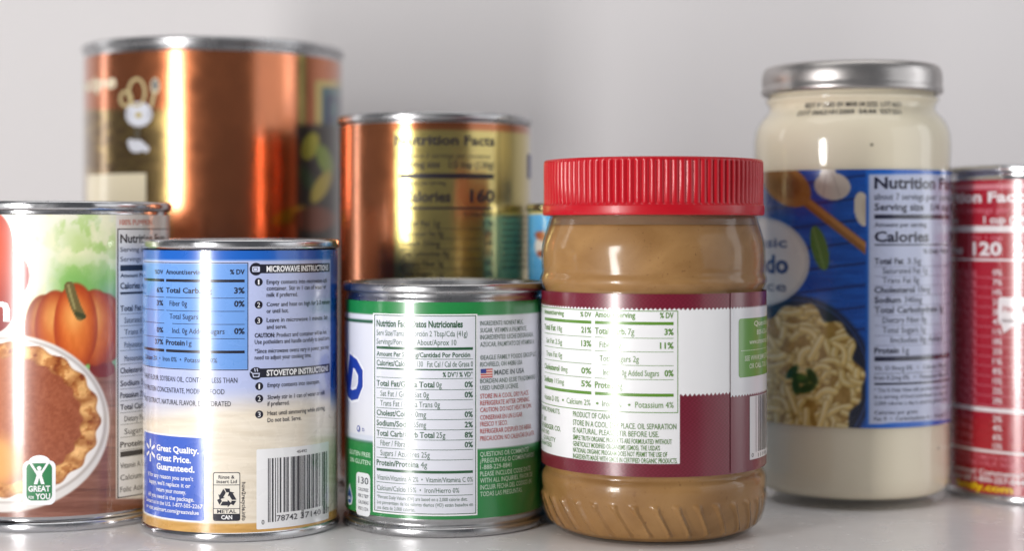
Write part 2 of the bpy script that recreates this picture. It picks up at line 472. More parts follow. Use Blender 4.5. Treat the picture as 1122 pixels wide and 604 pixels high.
    rows = [('Total Fat 0.5g', 341, 1), ('Saturated Fat 0g', 354, 0), ('Trans Fat 0g', 367, 0), ('Polyunsaturated 0g', 381, 0), ('Monounsaturated 0g', 396, 0), ('Cholesterol 0mg', 409, 1),
            ('Sodium 5mg', 423, 1), ('Potassium 290mg', 436, 1), ('Total Carb 9g', 449, 1), ('Dietary Fiber 4g', 462, 0), ('Sugars 4g', 476, 0), ('Protein 1g', 490, 1)]
    for (b, y, bo) in rows:
        t(b, 131.5 if bo else 136, 164 if bo else 166, y, 6, .02 if bo else 0); p.R_(131.5, y + 2.8, 180, y + 3.4, (120, 120, 120), 3)
    p.R_(131.5, 494.5, 180, 500.5, K, 3)
    for b, y in (('Vitamin A 310%', 513), ('Calcium 2%', 526), ('Folic Acid 4%', 539)): t(b, 131.5, 164, y, 6)
    p.build('nutrition_panel', SATIN, sl)
    p = Print(T, 43)
    g = (28, 122, 70)
    def badge(grow, c, layer):
        u0, u1 = T.u(26 - grow), T.u(60 + grow); k = T.k(43)
        p.rrect(u0, p.vy(553 + grow), u1, p.vy(506 - grow), 2.2, c, layer)
    badge(1, WHT, 1)
    p.disc(T.u(43), p.vy(507), 3.6, 2.4, WHT, 1)
    p.rrect(T.u(29), p.vy(549), T.u(57), p.vy(508), 1.8, g, 2)
    p.D_(43, 513.5, 2.4, WHT, 3)
    p.L_([(33, 507), (40, 518), (46, 518), (53, 507)], 2.6, WHT, 3); p.P_([(39, 516), (47, 516), (46, 522), (49, 531), (45, 531), (43, 524), (41, 531), (37, 531), (40, 522)], WHT, 3)
    p.T_('GREAT', 31, 55, 539, 6, WHT, .03, 3); p.T_('FOR', 31.5, 37.5, 547, 3, WHT, .02, 3); p.T_('YOU', 39, 55, 547.5, 6, WHT, .03, 3)
    p.build('badge', SATIN, sl)

# =================================================================== 2  SOUP CAN
def soup_can():
    T = Thing('soup_can', 'blue and beige soup can with cooking instructions and a barcode facing front', 'can', -94, 579.5, 33.4)
    tin(T, 99.2, 33.95)
    def art(x, y, U, Z):
        C = base(x, (178, 188, 226))
        g = fbm(x / 40, y / 3.0); g2 = fbm(x / 60, y / 9, 1)
        beige = base(x, (229, 218, 200)) + (g[..., None] - .5) * np.array([26, 30, 36]) + (g2[..., None] - .5) * 16
        C = over(C, beige, sm(425, 462, y + (x - 264) * .10 + 8 * g2))
        b = 572 + 3 * 0 * x
        zb = T.v(264, 574.5)
        gold = base(x, (206, 158, 84)) + (fbm(x / 26, y / 2, 2)[..., None] - .5) * 40
        C = over(C, gold, 1 - sm(zb - .25, zb + .25, Z))
        C = over(C, (22, 92, 184), sm(T.v(264, 285.4) - .2, T.v(264, 285.4) + .2, Z))
        C = over(C, (22, 84, 176), sm(361.6, 362.8, x) * sm(455, 415, y))
        C = over(C, (106, 152, 218), (1 - sm(271, 272, x)) * sm(T.v(220, 405.5) - .1, T.v(220, 405.5) + .1, Z) * (1 - sm(T.v(220, 289) - .1, T.v(220, 289) + .1, Z)))
        return C
    sl = sleeve(T, 'label', T.v(264, 587), T.v(264, 274.8), art, GLOSSY, T.o, .45, .45)
    # nutrition panel
    p = Print(T, 215); K = (30, 30, 44)
    t = lambda b, x0, x1, y, h, bo=.0: p.T_(b, x0, x1, y, h, K, bo, 2)
    p.R_(158, 287.8, 272, 288.6, K, 1); p.R_(158, 405, 272, 405.9, K, 1); p.R_(271.2, 288.6, 272, 405, K, 1)
    t('Amount/serving', 182, 223, 301, 5, .012); t('% DV', 252, 268, 300.6, 5.2, .02); t('%DV', 170, 179, 301, 4.6, .012)
    for y in (306.4, 384.2): p.R_(182, y, 268, y + 3, K, 1); p.R_(158, y, 180, y + 3, K, 1)
    for (a, y, bo, x0, x1, pc, lf) in (('Total Carb. 5g', 321.5, .02, 182, 232, '3%', '6%'), ('Fiber 0g', 336, 0, 186, 205, '0%', '3%'), ('Total Sugars 1g', 350.3, 0, 186, 226, None, None),
                                       ('Incl. 0g Added Sugars', 366, 0, 189, 246, '0%', '0%')):
        t(a, x0, x1, y, 5.6, bo)
        if pc: t(pc, 256.5, 268, y, 6.2, .025)
        if lf: t(lf, 172, 179, y, 5.6, .02)
        p.R_(189 if 'Total S' in a else 182, y + 4.9, 268, y + 5.5, K, 1)
        p.R_(158, y + 4.9, 180, y + 5.5, K, 1)
    t('Protein', 182, 202.5, 379.3, 5.6, .022); t('1g', 204.5, 210, 379.3, 5.6); t('37%', 170, 179, 379.3, 5.6, .02)
    t('Calcium 2%  •  Iron 0%  •  Potassium 0%', 159.5, 238, 397.6, 5.2)
    t('WHEAT FLOUR, SOYBEAN OIL, CONTAINS LESS THAN', 158.5, 260, 419.5, 5.6)
    t('SOY PROTEIN CONCENTRATE, MODIFIED FOOD', 158.5, 246, 432, 5.6)
    t('YEAST EXTRACT, NATURAL FLAVOR, DEHYDRATED', 158.5, 253, 445.2, 5.6)
    p.build('nutrition_panel', GLOSSY, sl)
    # guarantee box
    p = Print(T, 195); B = (58, 96, 196)
    p.rrect(T.u(157.8), p.vy(571.3), T.u(225.6), p.vy(477), 1.2, (236, 236, 240), 1); p.rrect(T.u(158.4), p.vy(569.5), T.u(224), p.vy(479), 1.0, B, 2)
    t = lambda b, x0, x1, y, h, bo=.0: p.T_(b, x0, x1, y, h, WHT, bo, 3)
    t('Great Quality.', 172, 218, 496.5, 6.5, .03); t('Great Price.', 172, 209.5, 507, 6.5, .03); t('Guaranteed.', 172, 213.5, 517, 6.5, .03)
    t("If for any reason you aren't", 163, 212, 526.5, 4.4, .012); t("happy, we'll replace it or", 164, 209, 534.2, 4.4, .012); t('return your money.', 172, 204, 541.5, 4.4, .012)
    t('All you need is the package.', 163, 213, 549, 4.4, .012); t('Contact us in the U.S. 1-877-505-2267', 160.5, 222, 556, 4.2, .012); t('or visit walmart.com/greatvalue', 161, 218, 563, 4.2, .012)
    cu, cv = T.u(165.2), p.vy(498)
    for k in range(6):
        a = math.radians(90 + 60 * k); d = np.array([math.cos(a), math.sin(a)]); n = np.array([-d[1], d[0]])
        c = np.array([cu, cv])
        p.poly([tuple(c + d * 1.1 - n * .32), tuple(c + d * 1.5 - n * .45), tuple(c + d * 3.6 - n * .5), tuple(c + d * 3.9), tuple(c + d * 3.6 + n * .5), tuple(c + d * 1.5 + n * .45), tuple(c + d * 1.1 + n * .32)][::-1], WHT, 3)
    p.build('guarantee_box', GLOSSY, sl)
    # recycling mark
    p = Print(T, 248)
    p.rrect(T.u(233.4), p.vy(571.5), T.u(263.2), p.vy(518), .7, K, 1); p.rrect(T.u(234.3), p.vy(570.7), T.u(262.4), p.vy(518.8), .6, (232, 226, 214), 2)
    p.T_('Rinse &', 239.5, 257, 525, 3.6, K, .015, 3); p.T_('Insert Lid', 237.5, 259.5, 530, 3.6, K, .015, 3)
    p.R_(234.3, 531.6, 262.4, 532.3, K, 3); p.R_(234.3, 557.6, 262.4, 558.3, K, 3)
    p.R_(234.3, 563.6, 262.4, 570.7, K, 3); p.T_('METAL', 238, 259, 562.8, 3.8, K, .015, 3); p.T_('CAN', 242.5, 254.5, 569.4, 4.2, WHT, .03, 4)
    cu, cv = T.u(248.5), p.vy(546.2); k = T.k(248)
    for j in range(3):
        a = math.radians(120 * j)
        rot = lambda q: (cu + k * (q[0] * math.cos(a) - q[1] * math.sin(a)), cv + k * (q[0] * math.sin(a) + q[1] * math.cos(a)))
        p.poly([rot(q) for q in ((-7, -8.2), (1, -8.2), (1, -10.2), (5, -6), (1, -1.8), (1, -3.8), (-4.6, -3.8))], K, 3)
        p.poly([rot(q) for q in ((-8, -7.4), (-5.2, -3.4), (-7.2, -.2), (-10.6, -2.2))], K, 3)
    p.text_mm('how2recycle.info', T.u(265), 12.6, p.vy(529), 1.15, K, .01, 3, rot=1)
    p.build('recycling_mark', GLOSSY, sl)
    # barcode
    p = Print(T, 322)
    p.rrect(T.u(281), p.vy(577), T.u(360), p.vy(490), .5, (238, 238, 240), 1)
    u0, u1 = T.u(293.5), T.u(358); rr = random.Random(4)
    bits = '101' + ''.join(rr.choice(['0001101', '0011001', '0010011', '0111101', '0100011', '0110001']) for _ in range(6)) + '01010' + \
           ''.join(rr.choice(['1110010', '1100110', '1101100', '1000010', '1011100', '1001110']) for _ in range(6)) + '101'
    w = (u1 - u0) / len(bits); i = 0
    while i < len(bits):
        if bits[i] == '1':
            j = i
            while j < len(bits) and bits[j] == '1': j += 1
            guard = i < 10 or i > 84 or 45 < i < 50
            p.rect(u0 + i * w, p.vy(570 if guard else 560.5), u0 + j * w, p.vy(500.5), K, 2); i = j
        else: i += 1
    p.T_('0', 286.5, 289.5, 572, 5, K, 0, 3); p.T_('78742', 303, 325.5, 569.5, 6.2, K, .005, 3); p.T_('37140', 329, 351, 569.5, 6.2, K, .005, 3); p.T_('7', 358.4, 360, 569, 5, K, 0, 3)
    p.T_('45492', 325, 336, 497.3, 3.2, K, 0, 3)
    p.build('barcode', GLOSSY, sl)
    # cooking instructions
    p = Print(T, 318); LV = (206, 212, 238)
    t = lambda b, x0, x1, y, h, bo=.006: p.T_(b, x0, x1, y, h, K, bo, 2)
    def head(y, txt):
        p.R_(284, y - 5.2, 361, y + 4.6, K, 1); p.D_(280.5, y, 7, K, 1); p.T_(txt, 292, 359.3, y + 2.8, 6, WHT, .03, 2)
    head(294.6, 'MICROWAVE INSTRUCTIONS'); head(408, 'STOVETOP INSTRUCTIONS')
    p.rrect(T.u(276.3), p.vy(297.6), T.u(284.7), p.vy(291.8), .3, LV, 2); p.rrect(T.u(277.5), p.vy(296.5), T.u(282.2), p.vy(292.9), .2, K, 3)
    p.rrect(T.u(278), p.vy(296), T.u(281.7), p.vy(293.4), .2, LV, 4)
    p.P_([(276.3, 407.5), (284.8, 407.5), (284, 412), (277.2, 412)], LV, 2); p.P_([(277.5, 408.6), (283.6, 408.6), (283, 411), (278, 411)], K, 3); p.L_([(274.6, 406), (277, 408)], 1, LV, 3)
    p.L_([(279, 402.5), (279.6, 405.8)], .9, LV, 2); p.L_([(281.6, 402.5), (282.2, 405.8)], .9, LV, 2)
    def dot(x, y, n): p.D_(x, y, 4.4, K, 1); w = .8 if n == '1' else 1.5; p.T_(n, x - w, x + w, y + 2.8, 5.4, WHT, .0, 2)
    dot(283.4, 308.6, '1'); t('Empty contents into microwave-safe', 292, 358, 311, 4.6); t('container. Stir in 1 can of water or', 292, 357, 318, 4.6); t('milk if preferred.', 292, 326, 325, 4.6)
    dot(283.4, 333.4, '2'); t('Cover and heat on high for 2-3 minutes', 292, 361, 335.4, 4.6); t('or until hot.', 292, 316, 342.6, 4.6)
    dot(283.4, 350.6, '3'); t('Leave in microwave 1 minute. Stir', 292, 359, 352.5, 4.6); t('and serve.', 292, 314, 360, 4.6)
    t('CAUTION:', 279, 301, 369, 4.6, .025); t('Product and container will be hot.', 303, 358, 369, 4.6); t('Use potholders and handle carefully to avoid burns.', 279, 361, 376, 4.6)
    t('*Since microwave ovens vary in power, you may', 279, 360, 386, 4.6); t('need to adjust your cooking time.', 279, 341, 393, 4.6)
    dot(284, 422, '1'); t('Empty contents into saucepan.', 293, 350, 423.4, 4.6)
    dot(284, 435.4, '2'); t('Slowly stir in 1 can of water or milk', 293, 356, 436.6, 4.6); t('if preferred.', 293, 317, 443.7, 4.6)
    dot(284, 452.6, '3'); t('Heat until simmering while stirring.', 293, 356, 454, 4.6); t('Do not boil. Serve.', 293, 330, 461.5, 4.6)
    p.build('cooking_instructions', GLOSSY, sl)

# =================================================================== 3  MILK CAN
def milk_can():
    T = Thing('condensed_milk_can', 'short green and white milk can with a bilingual nutrition table', 'can', -23.8, 589, 35.1)
    tin(T, 84.3, 35.75, DULLTIN)
    GR = (26, 128, 62); DG = (20, 82, 46); PW = (218, 220, 230)
    def art(x, y, U, Z):
        C = base(x, PW)
        zt = T.v(487, 346.3); zb = T.v(487, 494); zl = T.v(487, 489)
        C = over(C, GR, sm(zt - .15, zt + .15, Z))
        left = 1 - sm(408.6, 409.6, x)
        z1 = T.v(487, 354.5); z2 = T.v(487, 358.5)
        C = over(C, DG, left * sm(z1 - .5, z1 - .3, Z) * (1 - sm(z1 + .3, z1 + .5, Z)))
        C = over(C, GR, np.where(x < 470, 1 - sm(zl - .15, zl + .15, Z), 1 - sm(zb - .15, zb + .15, Z)))
        C = over(C, DG, left * (1 - sm(.3, .55, np.abs(Z - zl))))
        C = over(C, (190, 200, 220), left * (1 - sm(.9, 1.5, np.abs(Z - zl - 1))) * .5)
        # curved blue-grey swash at the far left
        C = over(C, (150, 165, 205), left * ell(x, y, 372, 420, 12, 70, 0, .1)[0] * .5)
        return C
    sl = sleeve(T, 'label', T.v(487, 570), T.v(487, 331.5), art, SATIN, T.o, .6, .6)
    p = Print(T, 470)
    p.R_(408.8, 344.6, 523, 566, (240, 241, 244), 1); p.frame(410.2, 346, 521.6, 564.3, .9, DG, 2)
    p.R_(411.1, 346.9, 520.7, 563.4, PW, 2)
    t = lambda b, x0, x1, y, h, bo=.0: p.T_(b, x0, x1, y + .4, h, DG, bo, 3)
    L = lambda y, w=.6, x0=413: p.R_(x0, y, 518, y + w, DG, 3)
    t('Nutrition Facts/Datos Nutricionales', 413, 507, 358.6, 7, .03); t('Serv Size/Tamaño Porción 2 Tbsp/Cda (41g)', 413, 512, 368.6, 6); t('Servings/Porciones About/Aprox 10', 413, 500, 378.2, 6)
    L(381, 3); t('Amount Per Serving/Cantidad Por Porción', 413, 515, 391.4, 5, .022); L(393.6)
    t('Calories/Calorías', 413, 453, 402, 6, .02); t('130   Fat Cal / Cal de Grasa 0', 457, 518, 402, 6); L(404.6, 1.6)
    t('% DV*/ % VD*', 485, 518, 413, 5.2, .02); L(415)
    for (b, c, pc, y, x0, x1, x2) in (('Total Fat/Grasa Total', '0g', '0%', 424.5, 413, 476, 484), ('Sat Fat / Grasa Sat 0g', None, '0%', 435.7, 417, 470, 0), ('Trans Fat / Grasa Trans 0g', None, None, 446.4, 417, 482, 0),
                                      ('Cholest/Colest', '0mg', '0%', 457.3, 413, 453, 467), ('Sodium/Sodio', '55mg', '2%', 468.6, 413, 451, 467), ('Total Carb/Carb Total', '25g', '8%', 479.8, 413, 476, 488),
                                      ('Fiber / Fibra 0g', None, '0%', 490.6, 417, 452, 0), ('Sugars / Azúcares 25g', None, None, 501.6, 417, 471, 0), ('Protein/Proteína', '4g', None, 512.6, 413, 459, 468)):
        t(b, x0, x1, y, 6, .022 if c else 0)
        if c: t(c, x1 + 2, x2, y, 6)
        if pc: t(pc, 509, 518, y, 6, .025)
        if 'Prot' not in b: L(y + 2.6)
    L(516.4, 3); t('Vitamin/Vitamina A 2%  •  Vitamin/Vitamina C 0%', 413.5, 518, 528.6, 5.4); L(531.4)
    t('Calcium/Calcio 15%  •  Iron/Hierro 0%', 413.5, 503, 540.2, 5.4); L(543)
    t('*Percent Daily Values (DV) are based on a 2,000 calorie diet.', 413.5, 512, 549.3, 3.8); t('Los porcentajes de los valores diarios (VD) están basados en', 413.5, 518, 555.3, 3.8); t('una dieta de 2,000 calorías.', 413.5, 455, 561.3, 3.8)
    p.build('nutrition_panel', SATIN, sl)
    p = Print(T, 545); K = (92, 112, 104)
    def t(b, x1, y, c=K, h=5, bo=.004, x0=526): p.T_(b, x0, x1, y, h, c, bo, 2)
    t('INGREDIENTS: NONFAT MILK,', 573, 356.5); t('SUGAR, VITAMIN A PALMITATE.', 577, 364.2); t('INGREDIENTES: LECHE DESGRASADA,', 584, 371.7); t('AZÚCAR, PALMITATO DE VITAMINA A.', 585, 379.6)
    t('©EAGLE FAMILY FOODS GROUP LLC', 587, 394); t('RICHFIELD, OH 44286 USA', 572, 401.4)
    t('MADE IN USA', 574, 411, (60, 76, 80), 5.4, .01, 541.5); t('BORDEN AND ELSIE TRADEMARKS', 586, 419.6); t('USED UNDER LICENSE.', 568, 427)
    RD = (186, 66, 60)
    for b, x1, y in (('STORE IN A COOL, DRY PLACE.', 579, 436.2), ('REFRIGERATE AFTER OPENING.', 580, 443.6), ('CAUTION: DO NOT HEAT IN CAN.', 582, 451), ('CONSERVAR EN UN LUGAR', 572, 459.4), ('FRESCO Y SECO.', 556, 466.6),
                     ('REFRIGERAR DESPUÉS DE ABRIR.', 582, 474.3), ('PRECAUCIÓN: NO CALENTAR EN LATA.', 585, 482.3)): t(b, x1, y, RD)
    GW = (196, 220, 200)
    for b, x1, y in (('QUESTIONS OR COMMENTS?', 579, 499.5), ('¿PREGUNTAS O COMENTARIOS?', 585, 506.6), ('1-888-229-8841', 560, 513.6), ('PLEASE INCLUDE CODE DATE', 581, 521), ('WITH ALL INQUIRIES. FAVOR DE', 583, 528.2),
                     ('INCLUIR FECHA DEL CÓDIGO EN', 582, 535.6), ('TODAS LAS PREGUNTAS.', 572, 543)): t(b, x1, y, GW)
    p.build('ingredients_text', SATIN, sl)
    p = Print(T, 533)
    for k in range(7): p.R_(526.5, 404.4 + k * 1.4, 539.5, 405.8 + k * 1.4, (190, 60, 66) if k % 2 == 0 else (226, 200, 190), 2)
    p.R_(526.5, 404.4, 532.6, 409.2, (46, 58, 140), 3)
    p.build('flag', SATIN, sl)
    p = Print(T, 395); BL = (32, 62, 160)
    # slanted brand letters running out of sight round the left side
    for (grow, c, ly) in ((.10, (236, 238, 246), 1), (.05, BL, 2)):
        co_, f_ = glyphs('D', grow); x0, x1 = co_[:, 0].min(), co_[:, 0].max()
        a = math.radians(-16)
        for ch, ou, ov, w, h in (('N', -44.6, 47.6, 10, 12.5), ('D', -35.6, 44.8, 10, 13)):
            co, fs = glyphs(ch, grow); q = (co - co.mean(0)) / cap()
            q = q * np.array([w / .72 * .72, h])
            P = np.stack([T.u(384) + (ou + 39.6) + q[:, 0] * math.cos(a) - q[:, 1] * math.sin(a), ov + 6 + q[:, 0] * math.sin(a) + q[:, 1] * math.cos(a)], 1)
            bm = bmesh.new(); vs = [bm.verts.new((*z, 0)) for z in P]
            for f in fs:
                try: bm.faces.new([vs[i] for i in f])
                except ValueError: pass
            p._cut(bm, 1.2); p._flush(bm, c, ly, 0)
    p.D_(397, 420, 1.2, BL, 2)
    p.D_(393, 470.5, 3.6, BL, 2); p.D_(393, 470.5, 2.6, PW, 3); p.T_('U', 391.6, 394.4, 472.6, 4, BL, .01, 4); p.T_('D', 397.4, 399.6, 472.4, 3.4, BL, .01, 4)
    p.build('brand_lettering', SATIN, sl)
    p = Print(T, 395)
    p.T_('GLUTEN FREE', 383, 406, 500, 4.8, (196, 222, 200), .01, 2); p.T_('SIN GLUTEN', 384, 406, 508.5, 4.8, (196, 222, 200), .01, 2)
    p.rrect(T.u(390.6), p.vy(565), T.u(405.8), p.vy(518), 1.6, (230, 232, 236), 2)
    p.T_('130', 393, 404, 530, 7.2, (40, 42, 60), .01, 3)
    for i, b in enumerate(('CALORIES', 'PER 2 TBSP', 'CALORÍAS', 'POR 2 CDA')): p.T_(b, 393, 404, 538 + i * 7, 3.6, (60, 62, 76), .01, 3)
    u, v = T.u(383.5), p.vy(549); k = T.k(395)
    p.disc(u, v, 2.6, 2.6, (226, 230, 240), 2); p.poly([(u - 2.6, v + .6), (u + 2.6, v + .6), (u, v + 5)][::-1], (226, 230, 240), 2)
    p.disc(u, v, 2.0, 2.0, (46, 92, 160), 3); p.poly([(u - 1.9, v + .7), (u + 1.9, v + .7), (u, v + 3.9)][::-1], (46, 92, 160), 3)
    p.text_mm('REAL', u - 1.6, u + 1.6, v - .7, 1.2, WHT, .01, 4)
    p.build('gluten_mark', SATIN, sl)

# =================================================================== 4  PEANUT BUTTER JAR
def peanut_jar():
    T = Thing('peanut_butter_jar', 'clear plastic jar of brown peanut butter with a ribbed red screw lid, front centre', 'jar', 48.3, 572, 38.2)
    RIB = 34
    def emb(t, z):
        w = sm(2.5, 4, z) * (1 - sm(12.8, 14.2, z))
        ph = (t * RIB / (2 * PI) + (z - 8) * .078) % 1.0
        d = abs(ph - .5)
        cap_ = .5 + .9 * sm(11, 13.5, z) + .5 * (1 - sm(3, 5, z))
        return float(w * .85 * (1 - sm(.07 * cap_, .17 * cap_, d)))
    prof = smooth_profile([(.5, 1.6), (18, 1.5), (26, .8), (29, .05), (31.4, .3), (33.8, 1.9), (35.9, 4.9), (37.3, 9.0), (38.2, 14), (38.6, 17.4), (38.3, 19.8), (37.2, 21.6), (37.5, 23.0), (37.75, 25)], .45)
    prof += [(37.75, z) for z in np.linspace(28, 78, 12)]
    prof += smooth_profile([(37.75, 80.5), (37.5, 82.2), (38.1, 83.6), (38.75, 85.2), (38.5, 86.6), (38.0, 88.0), (38.15, 90), (38.25, 94), (37.9, 97.6), (37.1, 100.8), (36.2, 103.6), (35.4, 106.2), (35.0, 108), (34.8, 114)], .5)
    v, f = lathe(prof, 544, emb)
    PLA = clear('clear_plastic', (.93, .91, .88), .12, 1.4, .32, 55)
    link('jar_body', mesh('jar_body', v, f), PLA, T.o)
    pb = [(max(r - .7, .001), z + (.8 if z < 2 else 0)) for (r, z) in prof if z < 104.0]
    pb += [(34.6, 104.6), (32.5, 105.0), (20, 105.4), (.001, 105)]
    v, f = lathe(pb, 544, emb)
    m, nt, b = nodes('peanut_butter')
    tc = nt.nodes.new('ShaderNodeTexCoord')
    mp = nt.nodes.new('ShaderNodeMapping'); mp.inputs['Scale'].default_value = (1, 1, 1.6)
    nt.links.new(tc.outputs['Object'], mp.inputs['Vector'])
    n1 = nt.nodes.new('ShaderNodeTexNoise'); n1.inputs['Scale'].default_value = 30; n1.inputs['Detail'].default_value = 6; n1.inputs['Distortion'].default_value = 1.2
    n2 = nt.nodes.new('ShaderNodeTexNoise'); n2.inputs['Scale'].default_value = 900; n2.inputs['Detail'].default_value = 3
    r1 = nt.nodes.new('ShaderNodeValToRGB'); r1.color_ramp.elements[0].position = .36; r1.color_ramp.elements[1].position = .66
    r1.color_ramp.elements[0].color = (*lin((150, 110, 62)), 1); r1.color_ramp.elements[1].color = (*lin((176, 136, 86)), 1)
    r2 = nt.nodes.new('ShaderNodeValToRGB'); r2.color_ramp.elements[0].position = .24; r2.color_ramp.elements[1].position = .36
    r2.color_ramp.elements[0].color = (.5, .4, .34, 1); r2.color_ramp.elements[1].color = (1, 1, 1, 1)
    mx = nt.nodes.new('ShaderNodeMix'); mx.data_type = 'RGBA'; mx.blend_type = 'MULTIPLY'; mx.inputs[0].default_value = .8
    nt.links.new(mp.outputs[0], n1.inputs['Vector']); nt.links.new(tc.outputs['Object'], n2.inputs['Vector'])
    nt.links.new(n1.outputs['Fac'], r1.inputs[0]); nt.links.new(n2.outputs['Fac'], r2.inputs[0])
    nt.links.new(r1.outputs[0], mx.inputs[6]); nt.links.new(r2.outputs[0], mx.inputs[7]); nt.links.new(mx.outputs[2], b.inputs['Base Color'])
    b.inputs['Roughness'].default_value = .5; b.inputs['Subsurface Weight'].default_value = .0
    bp = nt.nodes.new('ShaderNodeBump'); bp.inputs['Strength'].default_value = .125; bp.inputs['Distance'].default_value = .001
    nt.links.new(n1.outputs['Fac'], bp.inputs['Height']); nt.links.new(bp.outputs['Normal'], b.inputs['Normal'])
    link('peanut_butter', mesh('peanut_butter', v, f), m, T.o)
    fm = [(r - .75, z) for (r, z) in prof if z > 103.6]
    v, f = lathe(fm, 200); link('residue_film', mesh('residue_film', v, f), simple('oily_residue', (128, 104, 82), .45, bump=.5, bscale=90, cvar=.4, cscale=45, stretch=(1, 1, 3)), T.o)
    # lid
    RED = simple('red_plastic', (186, 12, 30), .34, 0, .08, .03, 200, .04)
    N = 96; n = N * 10
    prof = [(33.6, 107.6), (36.9, 107.2), (37.55, 107.4), (37.75, 108.0), (37.75, 110.2), (37.7, 110.5), (37.55, 110.7), (37.5, 111.5), (37.5, 118.2), (37.42, 118.5), (37.4, 124.6), (37.38, 124.9), (37.35, 125.3), (37.2, 125.8), (36.8, 126.1), (35.6, 126.2), (20, 126.1), (.001, 126.1)]
    def ribs(t, z):
        if z < 110.9 or z > 125.0: return 0.0
        c = abs(math.cos(t * N / 2))
        return float(-.6 * (1 - c ** .9) - .12 * (z < 118.3))
    pr = []
    for a, b2 in zip(prof[:-1], prof[1:]): pr.append(a)
    pr.append(prof[-1])
    v, f = lathe(pr, n, ribs)
    link('lid', mesh('lid', v, f, True, 40), RED, T.o)
    # label
    MR = (110, 14, 40); PW = (236, 236, 238)
    zt, zb = T.v(715, 322.5), T.v(715, 523.5); z1 = T.v(715, 337.8); z2 = T.v(715, 508.5); z3 = T.v(770, 434)
    def art(x, y, U, Z):
        weave = .5 + .5 * np.sin(U * 2 * PI / 1.6 + 1.2 * np.sin(Z * 2 * PI / 1.7)) * np.sin(Z * 2 * PI / .85)
        C = base(x, MR) + (weave[..., None] - .5) * np.array([34, 22, 28])
        zig = .75 * np.abs(((U / 1.5) % 1) * 2 - 1)
        left = (1 - sm(744.4, 744.9, x))
        inw = (1 - sm(z1 - .05, z1 + .05, Z + zig))
        low = np.where(x < 744.6, 1 - sm(z2 - .05, z2 + .05, Z), 1 - sm(z3 - .05, z3 + .05, Z - zig))
        C = over(C, PW, inw * (1 - low))
        return C
    sl = sleeve(T, 'label', zb, zt, art, WRAP, T.o, .22, .26, 1.5)
    OG = (92, 140, 44)
    p = Print(T, 690)
    t = lambda b, x0, x1, y, h, bo=.0, c=OG: p.T_(b, x0, x1, y, h, c, bo, 2)
    p.R_(592.5, 340.5, 743, 341.4, OG, 1); p.R_(592.5, 451.6, 743, 452.5, OG, 1); p.R_(742.2, 341.4, 743, 451.6, OG, 1)
    t('Amount/serving', 597, 618, 348.6, 5, .015); t('% DV', 636, 648, 348.6, 5.2, .02); t('Amount/serving', 652, 696, 348.6, 6, .02); t('% DV', 723, 738, 348.6, 6, .02)
    for y in (352.8, 431.3): p.R_(597, y, 648, y + 3.4, OG, 1); p.R_(652, y, 738, y + 3.4, OG, 1)
    for (a, a2, pa, b, b2, pb_, y, x0) in (('Total Fat', '18g', '21%', 'Total Carb.', '7g', '3%', 367, 652), (None, 'Sat Fat 2.5g', '13%', None, 'Fiber 3g', '11%', 382, 657),
                                           (None, 'Trans Fat 0g', None, None, 'Total Sugars 2g', None, 397, 657), ('Cholesterol', '0mg', '0%', None, 'Includes 0g Added Sugars', '0%', 412.3, 661),
                                           ('Sodium', '115mg', '5%', 'Protein', '8g', None, 426.8, 652)):
        if a: t(a, 597, 609 if a == 'Total Fat' else (613 if a[0] == 'C' else 606), y - .5, 6, .02); t(a2, 611 if a == 'Total Fat' else (615 if a[0] == 'C' else 608), 616 if a == 'Total Fat' else (622 if a[0] == 'C' else 618), y - .5, 5.6)
        else: t(a2, 599, 616, y - .5, 5.6)
        if pa: t(pa, 637, 648, y - .5, 6.4, .02)
        if b: t(b, 652, 686 if b[0] == 'T' else 674, y, 6.8, .02); t(b2, 688 if b[0] == 'T' else 676, 695 if b[0] == 'T' else 682, y, 6.6)
        else: t(b2, x0, {'F': 681, 'T': 700, 'I': 722}[b2[0]], y, 6.4)
        if pb_: t(pb_, 738 - (15 if len(pb_) == 3 else 10), 738, y, 6.6, .025)
        if y < 420: p.R_(660 if 'Total S' in b2 else 652, y + 3.4, 738, y + 4.0, OG, 1); p.R_(597, y + 3.4, 648, y + 4.0, OG, 1)
    t('Vitamin D 0%', 597, 612.5, 447, 6); t('•', 616, 618, 447, 6, .02); t('Calcium 2%', 621, 647, 447, 6.2); t('•', 653, 656, 447, 6, .02); t('Iron 6%', 660, 681, 447, 6.2); t('•', 688, 691, 447, 6, .02); t('Potassium 4%', 696, 738, 447, 6.6)
    p.build('nutrition_panel', WRAP, sl)
    p = Print(T, 690); G2 = (84, 130, 48)
    t = lambda b, x0, x1, y, h=5.6, bo=.006: p.T_(b, x0, x1, y, h, G2, bo, 2)
    t('PRODUCT OF CANADA.', 628, 677, 461, 6); t('STORE IN A COOL, DRY PLACE. OIL SEPARATION', 628, 741, 470.3, 6); t('IS NATURAL. PLEASE STIR BEFORE USE.', 628, 722, 478.8, 6)
    t('SIMPLE TRUTH ORGANIC PRODUCTS ARE FORMULATED WITHOUT', 628, 736, 486.5, 5.2, .012); t("GENETICALLY MODIFIED ORGANISMS (GMOS). THE USDA'S", 628, 723, 493.6, 5.2, .012)
    t('NATIONAL ORGANIC PROGRAM DOES NOT PERMIT THE USE OF', 628, 731, 500.6, 5.2, .012); t('INGREDIENTS MADE WITH GMOS IN CERTIFIED ORGANIC PRODUCTS.', 628, 742, 507.4, 5.2, .012)
    t('ORGANIC PEANUTS.', 593.5, 614, 460.5, 5.4); t('DIST. BY', 593.5, 599, 472, 5); t('THE KROGER CO.', 594, 614.5, 480, 5.4, .015); t('CINCINNATI, OHIO', 593.5, 602, 486.6, 5); t('QUALITY', 596, 609, 493.4, 5); t('GUARANTEED', 593.5, 605, 500, 5)
    p.build('storage_text', WRAP, sl)
